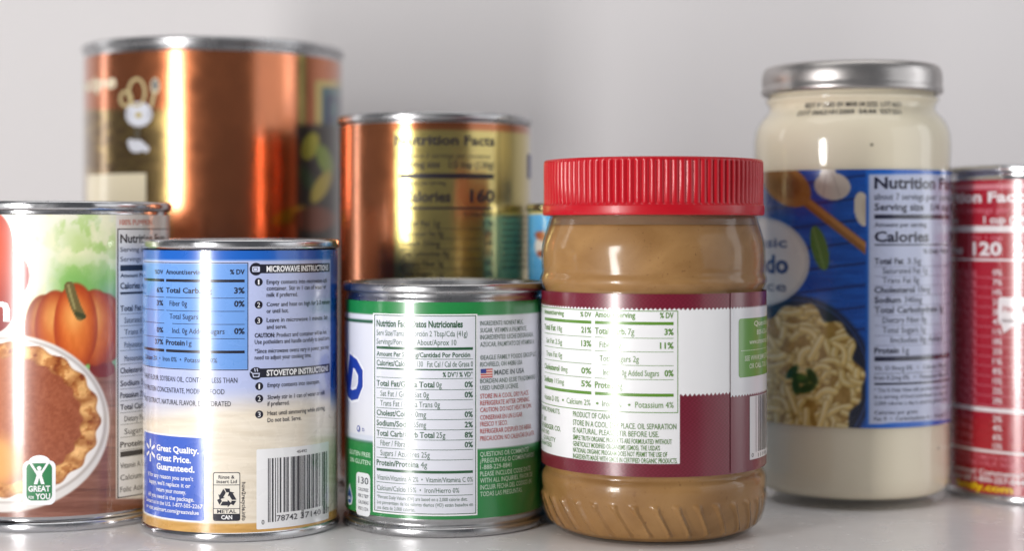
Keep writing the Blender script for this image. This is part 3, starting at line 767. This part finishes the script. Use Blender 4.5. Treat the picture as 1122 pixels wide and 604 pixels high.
    # overlapping end of the label, slightly proud, with its own strip of print
    p = Print(T, 800, dr=.22)
    u0, u1 = T.u(800), T.u(840) + 16
    p.rect(u0, zb + .5, u1, zt + .1, MR, 1)
    zz = p.vy(336.5); n = int((u1 - u0) / .75)
    def zedge(v_in, v_tip, flip):
        pts = []
        for i in range(n + 1):
            pts.append((u0 + (u1 - u0) * i / n, v_in if i % 2 == 0 else v_tip))
        return pts
    top = zedge(zz, zz - .75, 0); bot = zedge(p.vy(436), p.vy(436) + .75, 0)
    for i in range(n):
        p.add([bot[i], bot[i + 1], top[i + 1], top[i]], [(0, 1, 2, 3)], (226, 226, 230), 2)
    p.rrect(T.u(808.5), p.vy(415), u1 - 6, p.vy(350), 1, (86, 150, 34), 3)
    for b, x0, x1, y in (('Questions', 825, 840, 359), ('800-632-6900', 828, 841, 369), ('www.simpletruth.com', 820, 842, 379), ('.......................', 811, 842, 386), ('SEE WWW.SIMPLETRUTH', 815, 842, 397), ('OR CALL TOLL FREE', 820, 842, 406)):
        p.T_(b, x0, x1, y, 5.4, (222, 232, 208), .01, 4)
    p.rect(T.u(820.5), p.vy(507.5), u1, p.vy(437), (228, 228, 230), 3)
    p.rect(T.u(827), p.vy(500), T.u(827) + .25, p.vy(437.5), BLK, 4)
    for k in range(22): p.rect(T.u(829.5) + k * .62, p.vy(500), T.u(829.5) + k * .62 + random.choice([.18, .3, .42]), p.vy(437.5), BLK, 4)
    p.T_('0', 822.4, 824.6, 505, 4.6, BLK, 0, 4); p.T_('11110', 829.5, 837.5, 506.2, 4.6, BLK, 0, 4)
    p.build('label_overlap', WRAP, sl)

# =================================================================== 5  SAUCE JAR
def sauce_jar():
    T = Thing('sauce_jar', 'tall glass jar of creamy white pasta sauce with a silver lid and a blue label', 'jar', 130.4, 641.6, 37.3)
    prof = smooth_profile([(.5, 2.5), (24, 2.2), (29, 1.2), (31, .1), (33.3, .3), (35.4, 2.2), (36.7, 5.6), (37.1, 10), (37.1, 16)], .5) + [(37.0, z) for z in np.linspace(26, 128, 12)] + \
        smooth_profile([(37.1, 131), (37.1, 136), (36.4, 140.4), (34.6, 144), (32.3, 146.6), (31.4, 148.2), (31.6, 150), (32.6, 151.2), (32.7, 152.2), (31.6, 153.2), (31.5, 156), (31.5, 162)], .5)
    GL = clear('jar_glass', (.985, .985, .98), .02, 1.52, .09, 55)
    v, f = lathe(prof, 220); link('jar_body', mesh('jar_body', v, f), GL, T.o)
    sc = [(.001, 3.6), (29, 3.4), (33.0, 3.8), (35.0, 5.2), (36.1, 7.6), (36.5, 10.5)] + [(max(r - .6, .001), z) for (r, z) in prof if 11 < z < 158] + [(.001, 158)]
    v, f = lathe(sc, 200)
    m = simple('cream_sauce', (248, 238, 214), .45, 0, 0, .2, 60, cvar=.05, cscale=25)
    nt = m.node_tree; b = nt.nodes['Principled BSDF']
    # specks of herb and pepper in the sauce
    lk = b.inputs['Base Color'].links[0].from_socket
    vo = nt.nodes.new('ShaderNodeTexVoronoi'); vo.inputs['Scale'].default_value = 120; vo.inputs['Randomness'].default_value = 1
    rp = nt.nodes.new('ShaderNodeValToRGB'); rp.color_ramp.elements[0].position = .07; rp.color_ramp.elements[1].position = .13
    rp.color_ramp.elements[0].color = (1, 1, 1, 1); rp.color_ramp.elements[1].color = (0, 0, 0, 1)
    sp = nt.nodes.new('ShaderNodeSeparateColor'); mt = nt.nodes.new('ShaderNodeMath'); mt.operation = 'GREATER_THAN'; mt.inputs[1].default_value = .7
    ml = nt.nodes.new('ShaderNodeMath'); ml.operation = 'MULTIPLY'
    tc = nt.nodes.new('ShaderNodeTexCoord'); nt.links.new(tc.outputs['Object'], vo.inputs['Vector'])
    nt.links.new(vo.outputs['Color'], sp.inputs[0]); nt.links.new(sp.outputs[0], mt.inputs[0]); nt.links.new(vo.outputs['Distance'], rp.inputs[0])
    nt.links.new(mt.outputs[0], ml.inputs[0]); nt.links.new(rp.outputs[0], ml.inputs[1])
    mx = nt.nodes.new('ShaderNodeMix'); mx.data_type = 'RGBA'; nt.links.new(ml.outputs[0], mx.inputs[0]); nt.links.new(lk, mx.inputs[6]); mx.inputs[7].default_value = (.16, .13, .07, 1)
    nt.links.new(mx.outputs[2], b.inputs['Base Color'])
    link('sauce', mesh('sauce', v, f), m, T.o)
    LID = simple('brushed_lid', (190, 186, 184), .36, 1., bump=.04, bscale=70, rvar=.06)
    lp = smooth_profile([(31.8, 154.6), (33.2, 153.9), (34.0, 154.3), (34.3, 155.2), (34.1, 156.4), (33.9, 157.4), (34.0, 160), (33.8, 162), (33.1, 163.8), (31.8, 164.7), (30.2, 164.9), (29, 164.2), (27, 163.9), (10, 163.9), (.001, 163.9)], .5)
    v, f = lathe(lp, 180); link('lid', mesh('lid', v, f), LID, T.o)
    # date code
    p = Print(T, 925)
    old = T.R; T.R = 32.2
    p.R = 31.75; p.dr = 0
    T.R = old
    # label
    BL = (24, 100, 200)
    def art(x, y, U, Z):
        pk = (y - 186 + .12 * (x - 900)) % 24
        C = base(x, (14, 84, 184)) + (fbm(x / 26, y / 3, 1)[..., None] - .5) * np.array([30, 44, 60])
        C = over(C, (10, 48, 120), 1 - sm(.6, 2.2, np.abs(pk - 12)))
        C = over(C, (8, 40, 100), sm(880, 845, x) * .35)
        # spoon
        C = over(C, (150, 98, 46), ribbon(x, y, [(872, 212), (952, 275)], 11))
        C = over(C, (190, 132, 70), ribbon(x, y, [(880, 216), (952, 272)], 5))
        a, q = ell(x, y, 862, 203, 30, 20, 38)
        C = over(C, (168, 116, 58), a); C = over(C, (140, 92, 44), ell(x, y, 858, 200, 22, 14, 38, .2)[0])
        # garlic bulb and clove
        C = over(C, (214, 202, 190), ell(x, y, 912, 204, 20, 15, 8)[0]); C = over(C, (226, 216, 206), ell(x, y, 907, 190, 8, 12, 25)[0])
        C = over(C, (188, 172, 164), ribbon(x, y, [(905, 192), (902, 214)], 1.6) * .8 + 0 * x); C = over(C, (188, 172, 164), ribbon(x, y, [(912, 190), (920, 214)], 1.6) * .8)
        C = over(C, (228, 216, 196), ell(x, y, 945, 229, 9, 19, -8)[0]); C = over(C, (206, 190, 166), ell(x, y, 949, 232, 4, 15, -8, .3)[0] * .7)
        # sage leaf
        C = over(C, (84, 122, 60), ell(x, y, 898, 272, 9, 25, -14)[0]); C = over(C, (124, 156, 92), ribbon(x, y, [(891, 250), (903, 294)], 1.6))
        # plate and pasta
        C = over(C, (18, 26, 54), ell(x, y, 866, 418, 90, 94)[0])
        C = over(C, (44, 70, 130), (1 - sm(.0, .02, np.abs(ell(x, y, 866, 418, 90, 94)[1] - .95))))
        rr = random.Random(11)
        th = np.arctan2(y - 405, x - 880); wob = 1 + .05 * np.sin(th * 7) + .04 * np.sin(th * 13 + 1)
        a, q = ell(x, y, 872, 418, 74, 84); q = q / wob; m = 1 - sm(.95, 1.0, q)
        pa = base(x, (170, 132, 60)) + (fbm(x / 6, y / 6)[..., None] - .5) * 60
        for _ in range(180):
            cx, cy = 872 + rr.uniform(-72, 74), 415 + rr.uniform(-86, 60); an = rr.uniform(0, PI); Ln = rr.uniform(7, 15); bd = rr.uniform(-7, 7)
            pt = [(cx + Ln * k * math.cos(an) - bd * (1 - k * k) * math.sin(an), cy + Ln * k * math.sin(an) + bd * (1 - k * k) * math.cos(an)) for k in (-1, -.5, 0, .5, 1)]
            w = rr.uniform(5.2, 8); tone = rr.uniform(-14, 16)
            pa = over(pa, (128 + tone, 90 + tone, 34), ribbon(x, y, pt, w + 2.6, 1.2) * .4)
            pa = over(pa, (228 + tone, 198 + tone, 120 + tone), ribbon(x, y, pt, w, 1.3))
            pa = over(pa, (240, 228, 192), ribbon(x, y, [(p_[0] - 1, p_[1] - 1.2) for p_ in pt], w * .35, 1.2) * .7)
        C = over(C, pa, m)
        for (cx, cy, r, ro) in ((877, 415, 11, 20), (868, 408, 9, -50), (890, 413, 10, 60), (884, 426, 10, -20), (872, 424, 9, 80)):
            C = over(C, (34, 74, 26), ell(x, y, cx, cy, r, r * .48, ro, .25)[0])
        C = over(C, (70, 112, 40), ell(x, y, 878, 414, 5, 3, 0, .6)[0])
        # white round
        C = over(C, (206, 206, 206), ell(x, y, 831, 287, 56, 49, 0, .02)[0]); C = over(C, (226, 224, 220), ell(x, y, 831, 287, 51, 45, 0, .02)[0])
        C = over(C, BL, sm(948, 949, x)); C = over(C, (190, 198, 226), sm(951.6, 952.4, x) * sm(190.5, 191.5, y) * (1 - sm(463, 464, y + (x - 985) * .06)))
        return C
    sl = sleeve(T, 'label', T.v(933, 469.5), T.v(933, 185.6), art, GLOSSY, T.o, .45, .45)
    p = Print(T, 985); K = (34, 36, 62)
    t = lambda b, x0, x1, y, h, bo=.0: p.T_(b, x0, x1, y, h, K, bo, 2)
    t('Nutrition', 958, 1024.5, 206.5, 12, .03); t('Facts', 1029, 1050, 206.5, 12, .03); t('about 7 servings', 958, 1012, 219, 7); t('per container', 1015, 1044, 219, 7); t('Serving size', 958, 1012, 230.5, 7.4, .02); t('1/4 cup (60g)', 1020, 1052, 230.5, 7.4, .02)
    p.R_(958, 235, 1040, 240, K, 1); t('Amount per serving', 958, 1015, 248.5, 4.4, .015); t('Calories', 958, 1017.5, 265, 11, .03); t('50', 1040, 1052, 265, 12, .03); p.R_(958, 267.6, 1040, 269.2, K, 1)
    t('% Daily Value*', 1012, 1038.6, 278, 5, .01)
    for (b, x0, x1, y, bo) in (('Total Fat', 958, 990, 289.5, .025), ('3.5g', 994, 1009, 289.5, 0), ('Saturated Fat 1g', 967, 1016, 300, 0), ('Trans Fat 0g', 967, 1007, 310.5, 0), ('Cholesterol', 958, 1002, 321, .025), ('10mg', 1006, 1019, 321, 0),
                              ('Sodium', 958, 987, 332, .025), ('340mg', 991, 1010, 332, 0), ('Total Carbohydrate 3g', 958, 1033, 343, .02), ('Dietary Fiber 0g', 967, 1015, 354, 0), ('Total Sugars 1g', 967, 1014, 365, 0),
                              ('Includes 0g Added', 976, 1032, 376, 0), ('Protein', 958, 985, 387.4, .025), ('1g', 989, 996, 387.4, 0)):
        t(b, x0, x1, y, 6.4, bo); p.R_(958, y + 2.6, 1040, y + 3.1, (110, 114, 150), 1)
    p.R_(958, 391, 1040, 396, K, 1)
    t('Vit. D 0mcg 0%   •   Calcium 30mg 2%', 958, 1038, 406, 5); p.R_(958, 409, 1040, 409.6, K, 1); t('Iron 0.2mg 0%   •   Potassium 40mg 0%', 958, 1038, 416.4, 5); p.R_(958, 419.5, 1040, 422, K, 1)
    for i, b in enumerate(('* The % Daily Value tells you how much a nutrient', 'in a serving of food contributes to a daily diet.', '2,000 calories a day is used for general advice.')): t(b, 958, 1038, 429.5 + i * 7.2, 4)
    t('Calories per gram', 958, 1005, 454, 4); t('Fat 9  •  Carbohydrate 4  •  Protein 4', 958, 1036, 461, 4)
    p.build('nutrition_panel', GLOSSY, sl)
    p = Print(T, 850); B2 = (40, 60, 120)
    p.T_('Classic', 818, 862.5, 271, 10, (78, 92, 136), .02, 2); p.T_('Alfredo', 800, 864, 299, 19, B2, .03, 2); p.T_('Sauce', 822, 862, 319, 10, (92, 98, 124), .01, 2)
    p.build('name_lettering', GLOSSY, sl)
    # date code printed on the glass just under the neck: follows the shoulder
    def stamp():
        V = []; Fc = []
        for body, y0, hgt, a0, a1 in (('BEST IF USED BY MAR 04 2025  LOT 6621', 0, 1.7, -.56, .60), ('LOT 06621012009  04:44  EST251', 1, 1.7, -.62, .56)):
            co, fs = glyphs(body, .01); x0, x1 = co[:, 0].min(), co[:, 0].max(); sc = hgt / cap()
            zc = (147.6, 144.8)[y0]
            b = len(V)
            for q in co:
                th = a0 + (a1 - a0) * (q[0] - x0) / (x1 - x0); z = zc + q[1] * sc
                zz = [pp for pp in prof if 137 < pp[1] < 153]
                r = float(np.interp(z, [pp[1] for pp in zz], [pp[0] for pp in zz])) + .12
                V.append((r * math.sin(th) * MM, -r * math.cos(th) * MM, z * MM))
            Fc += [tuple(i + b for i in ff) for ff in fs]
        link('date_code', mesh('date_code', V, Fc), simple('date_code_ink', (50, 48, 52), .5), T.o)
    stamp()

# =================================================================== 6  RED CAN
def red_can():
    T = Thing('red_can', 'red can with white nutrition print, cut off by the right edge of the photo', 'can', 207.5, 651, 37.6)
    tin(T, 126.8, 38.3)
    RD = (172, 8, 34)
    def art(x, y, U, Z):
        C = base(x, RD)
        C = over(C, (226, 150, 160), 1 - sm(.25, .45, np.abs(Z - T.v(1146, 203))))
        return C
    sl = sleeve(T, 'label', T.v(1146, 549), T.v(1146, 196), art, GLOSSY, T.o, 1.0, 1.2)
    p = Print(T, 1110); W = (240, 232, 234); PK = (222, 120, 136)
    t = lambda b, x0, x1, y, h, bo=.0, c=W: p.T_(b, x0, x1, y, h, c, bo, 2)
    p.R_(1038.4, 205.5, 1180, 207, PK, 1)
    t('Nutrition Facts', 1032, 1132, 221, 11, .035); t('about 2 servings per container', 1040, 1158, 233, 6, .01, PK); t('Serving size', 1036, 1050, 244.5, 7, .02); t('1 cup (240g)', 1078, 1140, 244.5, 7.5, .03)
    p.R_(1039, 247.5, 1190, 254.5, W, 1); t('Per 1 cup', 1066, 1098, 263, 5, .01, PK); t('Per can', 1110, 1140, 263, 5, .01, PK)
    t('Calories', 1036, 1055, 279, 9, .03); t('120', 1066, 1098, 280, 14, .035); t('260', 1110, 1146, 280, 14, .035)
    p.R_(1039, 284, 1190, 286.4, W, 1); p.R_(1062, 257, 1063, 447, PK, 1)
    names = ['Total Fat 2g', 'Saturated Fat 1g', 'Trans Fat 0g', 'Cholesterol 5mg', 'Sodium 890mg', 'Total Carb 21g', 'Dietary Fiber 2g', 'Total Sugars 7g', 'Added Sugars 4g', 'Protein 5g', 'Vitamin D 0mcg', 'Calcium 20mg', 'Iron 1mg', 'Potassium 570mg']
    for i, b in enumerate(names):
        y = 302 + i * 10.9
        p.R_(1039, y + 2.4, 1190, y + 3.1, PK, 1)
        t(b, 1038.6, 1061, y, 6.4, .012, PK); p.T_('%dg' % (2 + i), 1063.5, 1070, y, 6, PK, .01, 2)
        p.R_(1070.5, y - 6.4, 1085, y - .2, (176, 8, 36), 1); t('%d%%' % ((i * 7) % 31), 1088, 1098, y, 6, .015, W)
        t('%dg' % (5 + i), 1112, 1120, y, 6, .01, PK); t('%d%%' % ((i * 11) % 41), 1132, 1142, y, 6, .015, W)
    p.R_(1039, 449, 1190, 454, W, 1)
    p.rrect(T.u(1094), p.vy(354), T.u(1150), p.vy(326), 1.2, W, 3); p.P_([(1096, 350), (1120, 350), (1100, 366)], W, 3)
    p.T_('Heart healthy', 1099, 1144, 342, 7, RD, .02, 4)
    for i in range(4):
        y = 464 + i * 10; t(('Calcium 20mg', 'Iron 0.8mg', 'Niacin 2mg', 'Potassium')[i], 1039, 1066, y, 6, .01, PK); p.R_(1072, y - 6, 1083, y - 1, (176, 8, 36), 1); t(('2%', '4%', '6%', '12%')[i], 1088, 1098, y, 6, .015, W)
    p.R_(1039, 496, 1190, 499, W, 1)
    for i, b in enumerate(('INGREDIENTS: TOMATO PASTE, WATER,', 'HIGH FRUCTOSE SYRUP, WHEAT FLOUR')): t(b, 1040, 1150, 507 + i * 7, 5, .01, PK)
    t('Questions? Comments?', 1042, 1122, 524, 5.6, .02); t('Please call 1-800-257-8443', 1042, 1128, 532, 6, .02); t('family.com', 1048, 1110, 541.5, 7.4, .035, (244, 208, 20))
    p.build('nutrition_panel', GLOSSY, sl)

# =================================================================== 7  BIG COPPER CAN
def big_can():
    T = Thing('bean_can', 'largest can, copper foil label, standing at the back left', 'can', -131, 735, 55.9, 'copper labelled cans at the back')
    tin(T, 181.5, 56.6, DULLTIN)
    CO = (198, 116, 72); GO = (200, 176, 104); CR = (238, 226, 196)
    def art(x, y, U, Z):
        C = base(x, CO)
        g = fbm(x / 12, y / 5)
        sil = (1 - sm(184, 190, x)) * sm(118, 122, y)
        C = over(C, (176, 158, 96), sil * .85); C = over(C, (120, 92, 62), sil * (.25 + .5 * sm(.4, .6, g)) * (1 - sm(150, 175, x) * .6))
        a = (1 - sm(326.4, 327.4, x)) * 0 + (1 - sm(3.4, 4.4, np.abs(x - 331)))
        C = over(C, GO, a)
        a, q = ell(x, y, 420, 150, 76, 62, 0, .02); 
        bx = sm(344, 345.5, x) * sm(87, 88.5, y); bi = sm(352, 353.5, x) * sm(95, 96.5, y)
        C = over(C, GO, bx); C = over(C, (64, 104, 110), bi)
        C = over(C, (30, 34, 84), ribbon(x, y, [(360, 106), (358, 150)], 5) + 0 * x); C = over(C, (30, 34, 84), np.clip(ribbon(x, y, [(360, 106), (374, 112), (372, 128), (360, 132)], 5), 0, 1))
        # pods and leaves low on the right
        C = over(C, (36, 24, 14), sm(132, 142, y) * sm(322, 328, x) * .95)
        for (cx, cy, rx, ry, ro, c) in ((340, 160, 9, 16, 20, (168, 160, 40)), (356, 175, 8, 18, -20, (120, 138, 40)), (336, 195, 7, 16, -30, (54, 70, 30)), (352, 205, 8, 20, 30, (170, 150, 50)), (318, 236, 22, 8, -20, (190, 168, 50)), (345, 240, 24, 14, 0, (112, 54, 24))):
            C = over(C, c, ell(x, y, cx, cy, rx, ry, ro, .15)[0])
        return C
    sl = sleeve(T, 'label', 6, T.v(235, 54.5), art, [METALLIC, SATIN], T.o, .9, .9)
    p = Print(T)
    p.T_('Recipe', 84, 127, 105, 13, CR, .03, 2, 1, slant=.2)
    p.R_(95, 192, 160, 240, CR, 1, 1)
    W = (214, 216, 226)
    # crest: white rosette over a pair of looped handles
    for i in range(13):
        a0 = 2 * PI * i / 13; r = 1.0
        p.D_(152 + 11 * math.cos(a0), 125 + 9.5 * math.sin(a0), 4.6, W, 1, 1)
    p.D_(152, 125, 12, W, 2, 1, 11); p.D_(152, 126, 4.4, (178, 158, 70), 3, 1, 3)
    p.D_(150, 160, 11, W, 1, 1, 7); p.D_(143, 156, 4, W, 1, 1, 4); p.D_(160, 163, 4, W, 1, 1, 4); p.R_(148, 140, 153, 154, (84, 78, 64), 1, 1)
    for (cx, cy, rx, ry) in ((150, 101, 9, 15), (138, 108, 6, 8)):
        pts = [(cx + rx * math.cos(a), cy + ry * math.sin(a)) for a in np.linspace(0, 2 * PI, 15)]
        p.L_(pts, 3.2, (192, 176, 130), 2, 1)
    p.D_(170, 94, 5.4, (200, 190, 160), 1, 1, 9); p.D_(170, 93, 3.2, (92, 96, 104), 2, 1, 6); p.L_([(169, 102), (166, 116)], 3.4, (192, 176, 130), 1, 1)
    p.build('label_lettering', [METALLIC, SATIN], sl)

# =================================================================== 8  GOLD CAN
def gold_can():
    T = Thing('gold_bean_can', 'copper and gold foil can with black nutrition print, behind the green milk can', 'can', -30.5, 664, 37.9, 'copper labelled cans at the back')
    tin(T, 146.8, 38.6, DULLTIN)
    CO = (202, 120, 74); GO = (198, 180, 108)
    def art(x, y, U, Z):
        C = base(x, CO)
        zt = T.v(477, 141)
        C = over(C, GO, sm(430.5, 432, x) * (1 - sm(zt - .3, zt + .3, Z)))
        C = over(C, (150, 84, 44), sm(430.5, 432, x) * sm(zt - .3, zt + .3, Z) * .6)
        C = over(C, (120, 112, 56), (1 - sm(.6, 1.2, np.abs(x - 546.5))) * (1 - sm(zt - .3, zt + .3, Z)) * .8)
        return C
    sl = sleeve(T, 'label', 6, T.v(477, 133.5), art, [METALLIC, INK], T.o, .7, 1.2)
    p = Print(T, 490); K = (28, 22, 34)
    t = lambda b, x0, x1, y, h, bo=.0: p.T_(b, x0, x1, y, h, K, bo, 1, 1)
    t('Nutrition Facts', 433, 542, 158.5, 10, .03); t('about 3 servings per container', 447, 538, 173, 5, 0); t('Serving size   1/2 cup (130g)', 438, 541, 183.5, 7, .02)
    p.R_(438, 190, 541, 195.5, K, 1, 1); t('Amount per serving', 440, 488, 202.5, 4.5, .01); t('Calories', 440, 494, 221, 11, .03); t('160', 515, 542, 221, 13, .035)
    p.R_(438, 227, 541, 229.4, K, 1, 1); t('% Daily Value*', 508, 541, 237, 5, .01)
    for i, b in enumerate(('Total Fat 1g', 'Saturated Fat 0g', 'Sodium 550mg', 'Total Carbohydrate 30g', 'Dietary Fiber 5g', 'Total Sugars 12g')):
        y = 248 + i * 11; t(b, 440, 470 + len(b), y, 6, .015); t('%d%%' % (1, 0, 24, 11, 18, 20)[i], 530, 541, y, 6, .015); p.R_(438, y + 2.6, 541, y + 3.3, K, 1, 1)
    p.R_(577.6, 165, 582.5, 193, (60, 66, 120), 1, 1)
    for i in range(9): p.T_('INGREDIENTS PREPARED WHITE BEANS'[i:i + 22], 550, 580, 240 + i * 7, 4, (70, 66, 50), .0, 1, 1)
    p.build('nutrition_panel', [METALLIC, INK], sl)

# =================================================================== 9  BLUE CAN BEHIND THE JAR
def blue_can():
    T = Thing('light_blue_can', 'light blue can mostly hidden behind the red lidded jar', 'can', 34, 640, 27.9)
    tin(T, 112.3, 28.5)
    def art(x, y, U, Z):
        C = base(x, (92, 178, 232))
        C = over(C, (216, 200, 120), sm(T.v(658, 235), T.v(658, 232), Z) * 0 + (Z > T.v(658, 234)) * 1.0)
        C = over(C, (60, 140, 210), sm(.5, .7, fbm(U / 9, Z / 9)) * .4)
        C = over(C, (232, 226, 216), ell(x, y, 595, 270, 9, 14, 0, .08)[0]); C = over(C, (176, 96, 60), ell(x, y, 594, 259, 8, 5, 20, .2)[0]); C = over(C, (160, 82, 60), ell(x, y, 594, 278, 6, 4, 0, .2)[0])
        return C
    sleeve(T, 'label', 5.4, T.v(658, 226), art, GLOSSY, T.o, .8, .8)

pumpkin_can(); soup_can(); milk_can(); peanut_jar(); sauce_jar(); red_can(); big_can(); gold_can(); blue_can()

# ------------------------------------------------------------------ shelf and wall
SHELF = simple('white_laminate', (232, 230, 230), .25, 0, 0, .015, 60, .04, cvar=.012, cscale=9)
WALL = simple('painted_wall', (234, 231, 232), .75, 0, 0, .25, 220, cvar=.015, cscale=9)
def slab(name, x0, y0, z0, x1, y1, z1, mat, bev=2.0):
    bm = bmesh.new(); bmesh.ops.create_cube(bm, size=1)
    for v in bm.verts:
        v.co.x = (x0 + (v.co.x + .5) * (x1 - x0)) * MM; v.co.y = (y0 + (v.co.y + .5) * (y1 - y0)) * MM; v.co.z = (z0 + (v.co.z + .5) * (z1 - z0)) * MM
    bmesh.ops.bevel(bm, geom=bm.edges[:], offset=bev * MM, segments=3, affect='EDGES')
    me = bpy.data.meshes.new(name); bm.to_mesh(me); bm.free()
    o = link(name, me, mat); o['kind'] = 'structure'; return o
slab('shelf', -1100, 330, -25, 1100, 938, 0, SHELF)
slab('wall', -1500, 940, -400, 1500, 1000, 1500, WALL)

# ------------------------------------------------------------------ light
W = bpy.data.worlds.new('World'); S.world = W; W.use_nodes = True
bg = W.node_tree.nodes['Background']; bg.inputs['Color'].default_value = (.90, .93, 1, 1); bg.inputs['Strength'].default_value = .12
def area(name, loc, target, sx, sy, power, col=(1, 1, 1)):
    L = bpy.data.lights.new(name, 'AREA'); L.shape = 'RECTANGLE'; L.size = sx * MM; L.size_y = sy * MM; L.energy = power; L.color = col
    o = bpy.data.objects.new(name, L); COL.objects.link(o); o.location = [c * MM for c in loc]
    import mathutils
    d = mathutils.Vector([(t - l) for t, l in zip(target, loc)])
    o.rotation_euler = d.to_track_quat('-Z', 'Y').to_euler()
    return o
area('key_light', (-385, 100, 78), (-20, 620, 84), 95, 345, 3.9, (1, .98, .96))
area('overhead_light', (60, 480, 820), (0, 800, 80), 1100, 420, 2.4, (1, .985, .96))
area('left_side_light', (-700, 800, 220), (0, 620, 80), 60, 500, .4, (1, .98, .96))
area('right_front_light', (760, 200, 240), (-60, 640, 90), 560, 520, .9, (.98, .99, 1))
area('right_side_light', (640, 560, 200), (60, 620, 80), 140, 420, .5, (.97, .98, 1))

# ------------------------------------------------------------------ camera
cam = bpy.data.cameras.new('camera'); co = bpy.data.objects.new('camera', cam); COL.objects.link(co)
co.location = (0, 0, CH * MM); co.rotation_euler = (PI / 2, 0, 0)
cam.sensor_width = 36; cam.lens = F / 1122 * 36; cam.shift_y = (HZ - 302) / 1122
cam.clip_start = .01; cam.clip_end = 50
cam.dof.use_dof = True; cam.dof.focus_distance = .548; cam.dof.aperture_fstop = 5.1
S.camera = co
S.view_settings.view_transform = 'Standard'; S.view_settings.look = 'None'; S.view_settings.exposure = 0; S.view_settings.gamma = 1
S.render.engine = 'CYCLES'
S.cycles.transparent_max_bounces = 16; S.cycles.max_bounces = 10
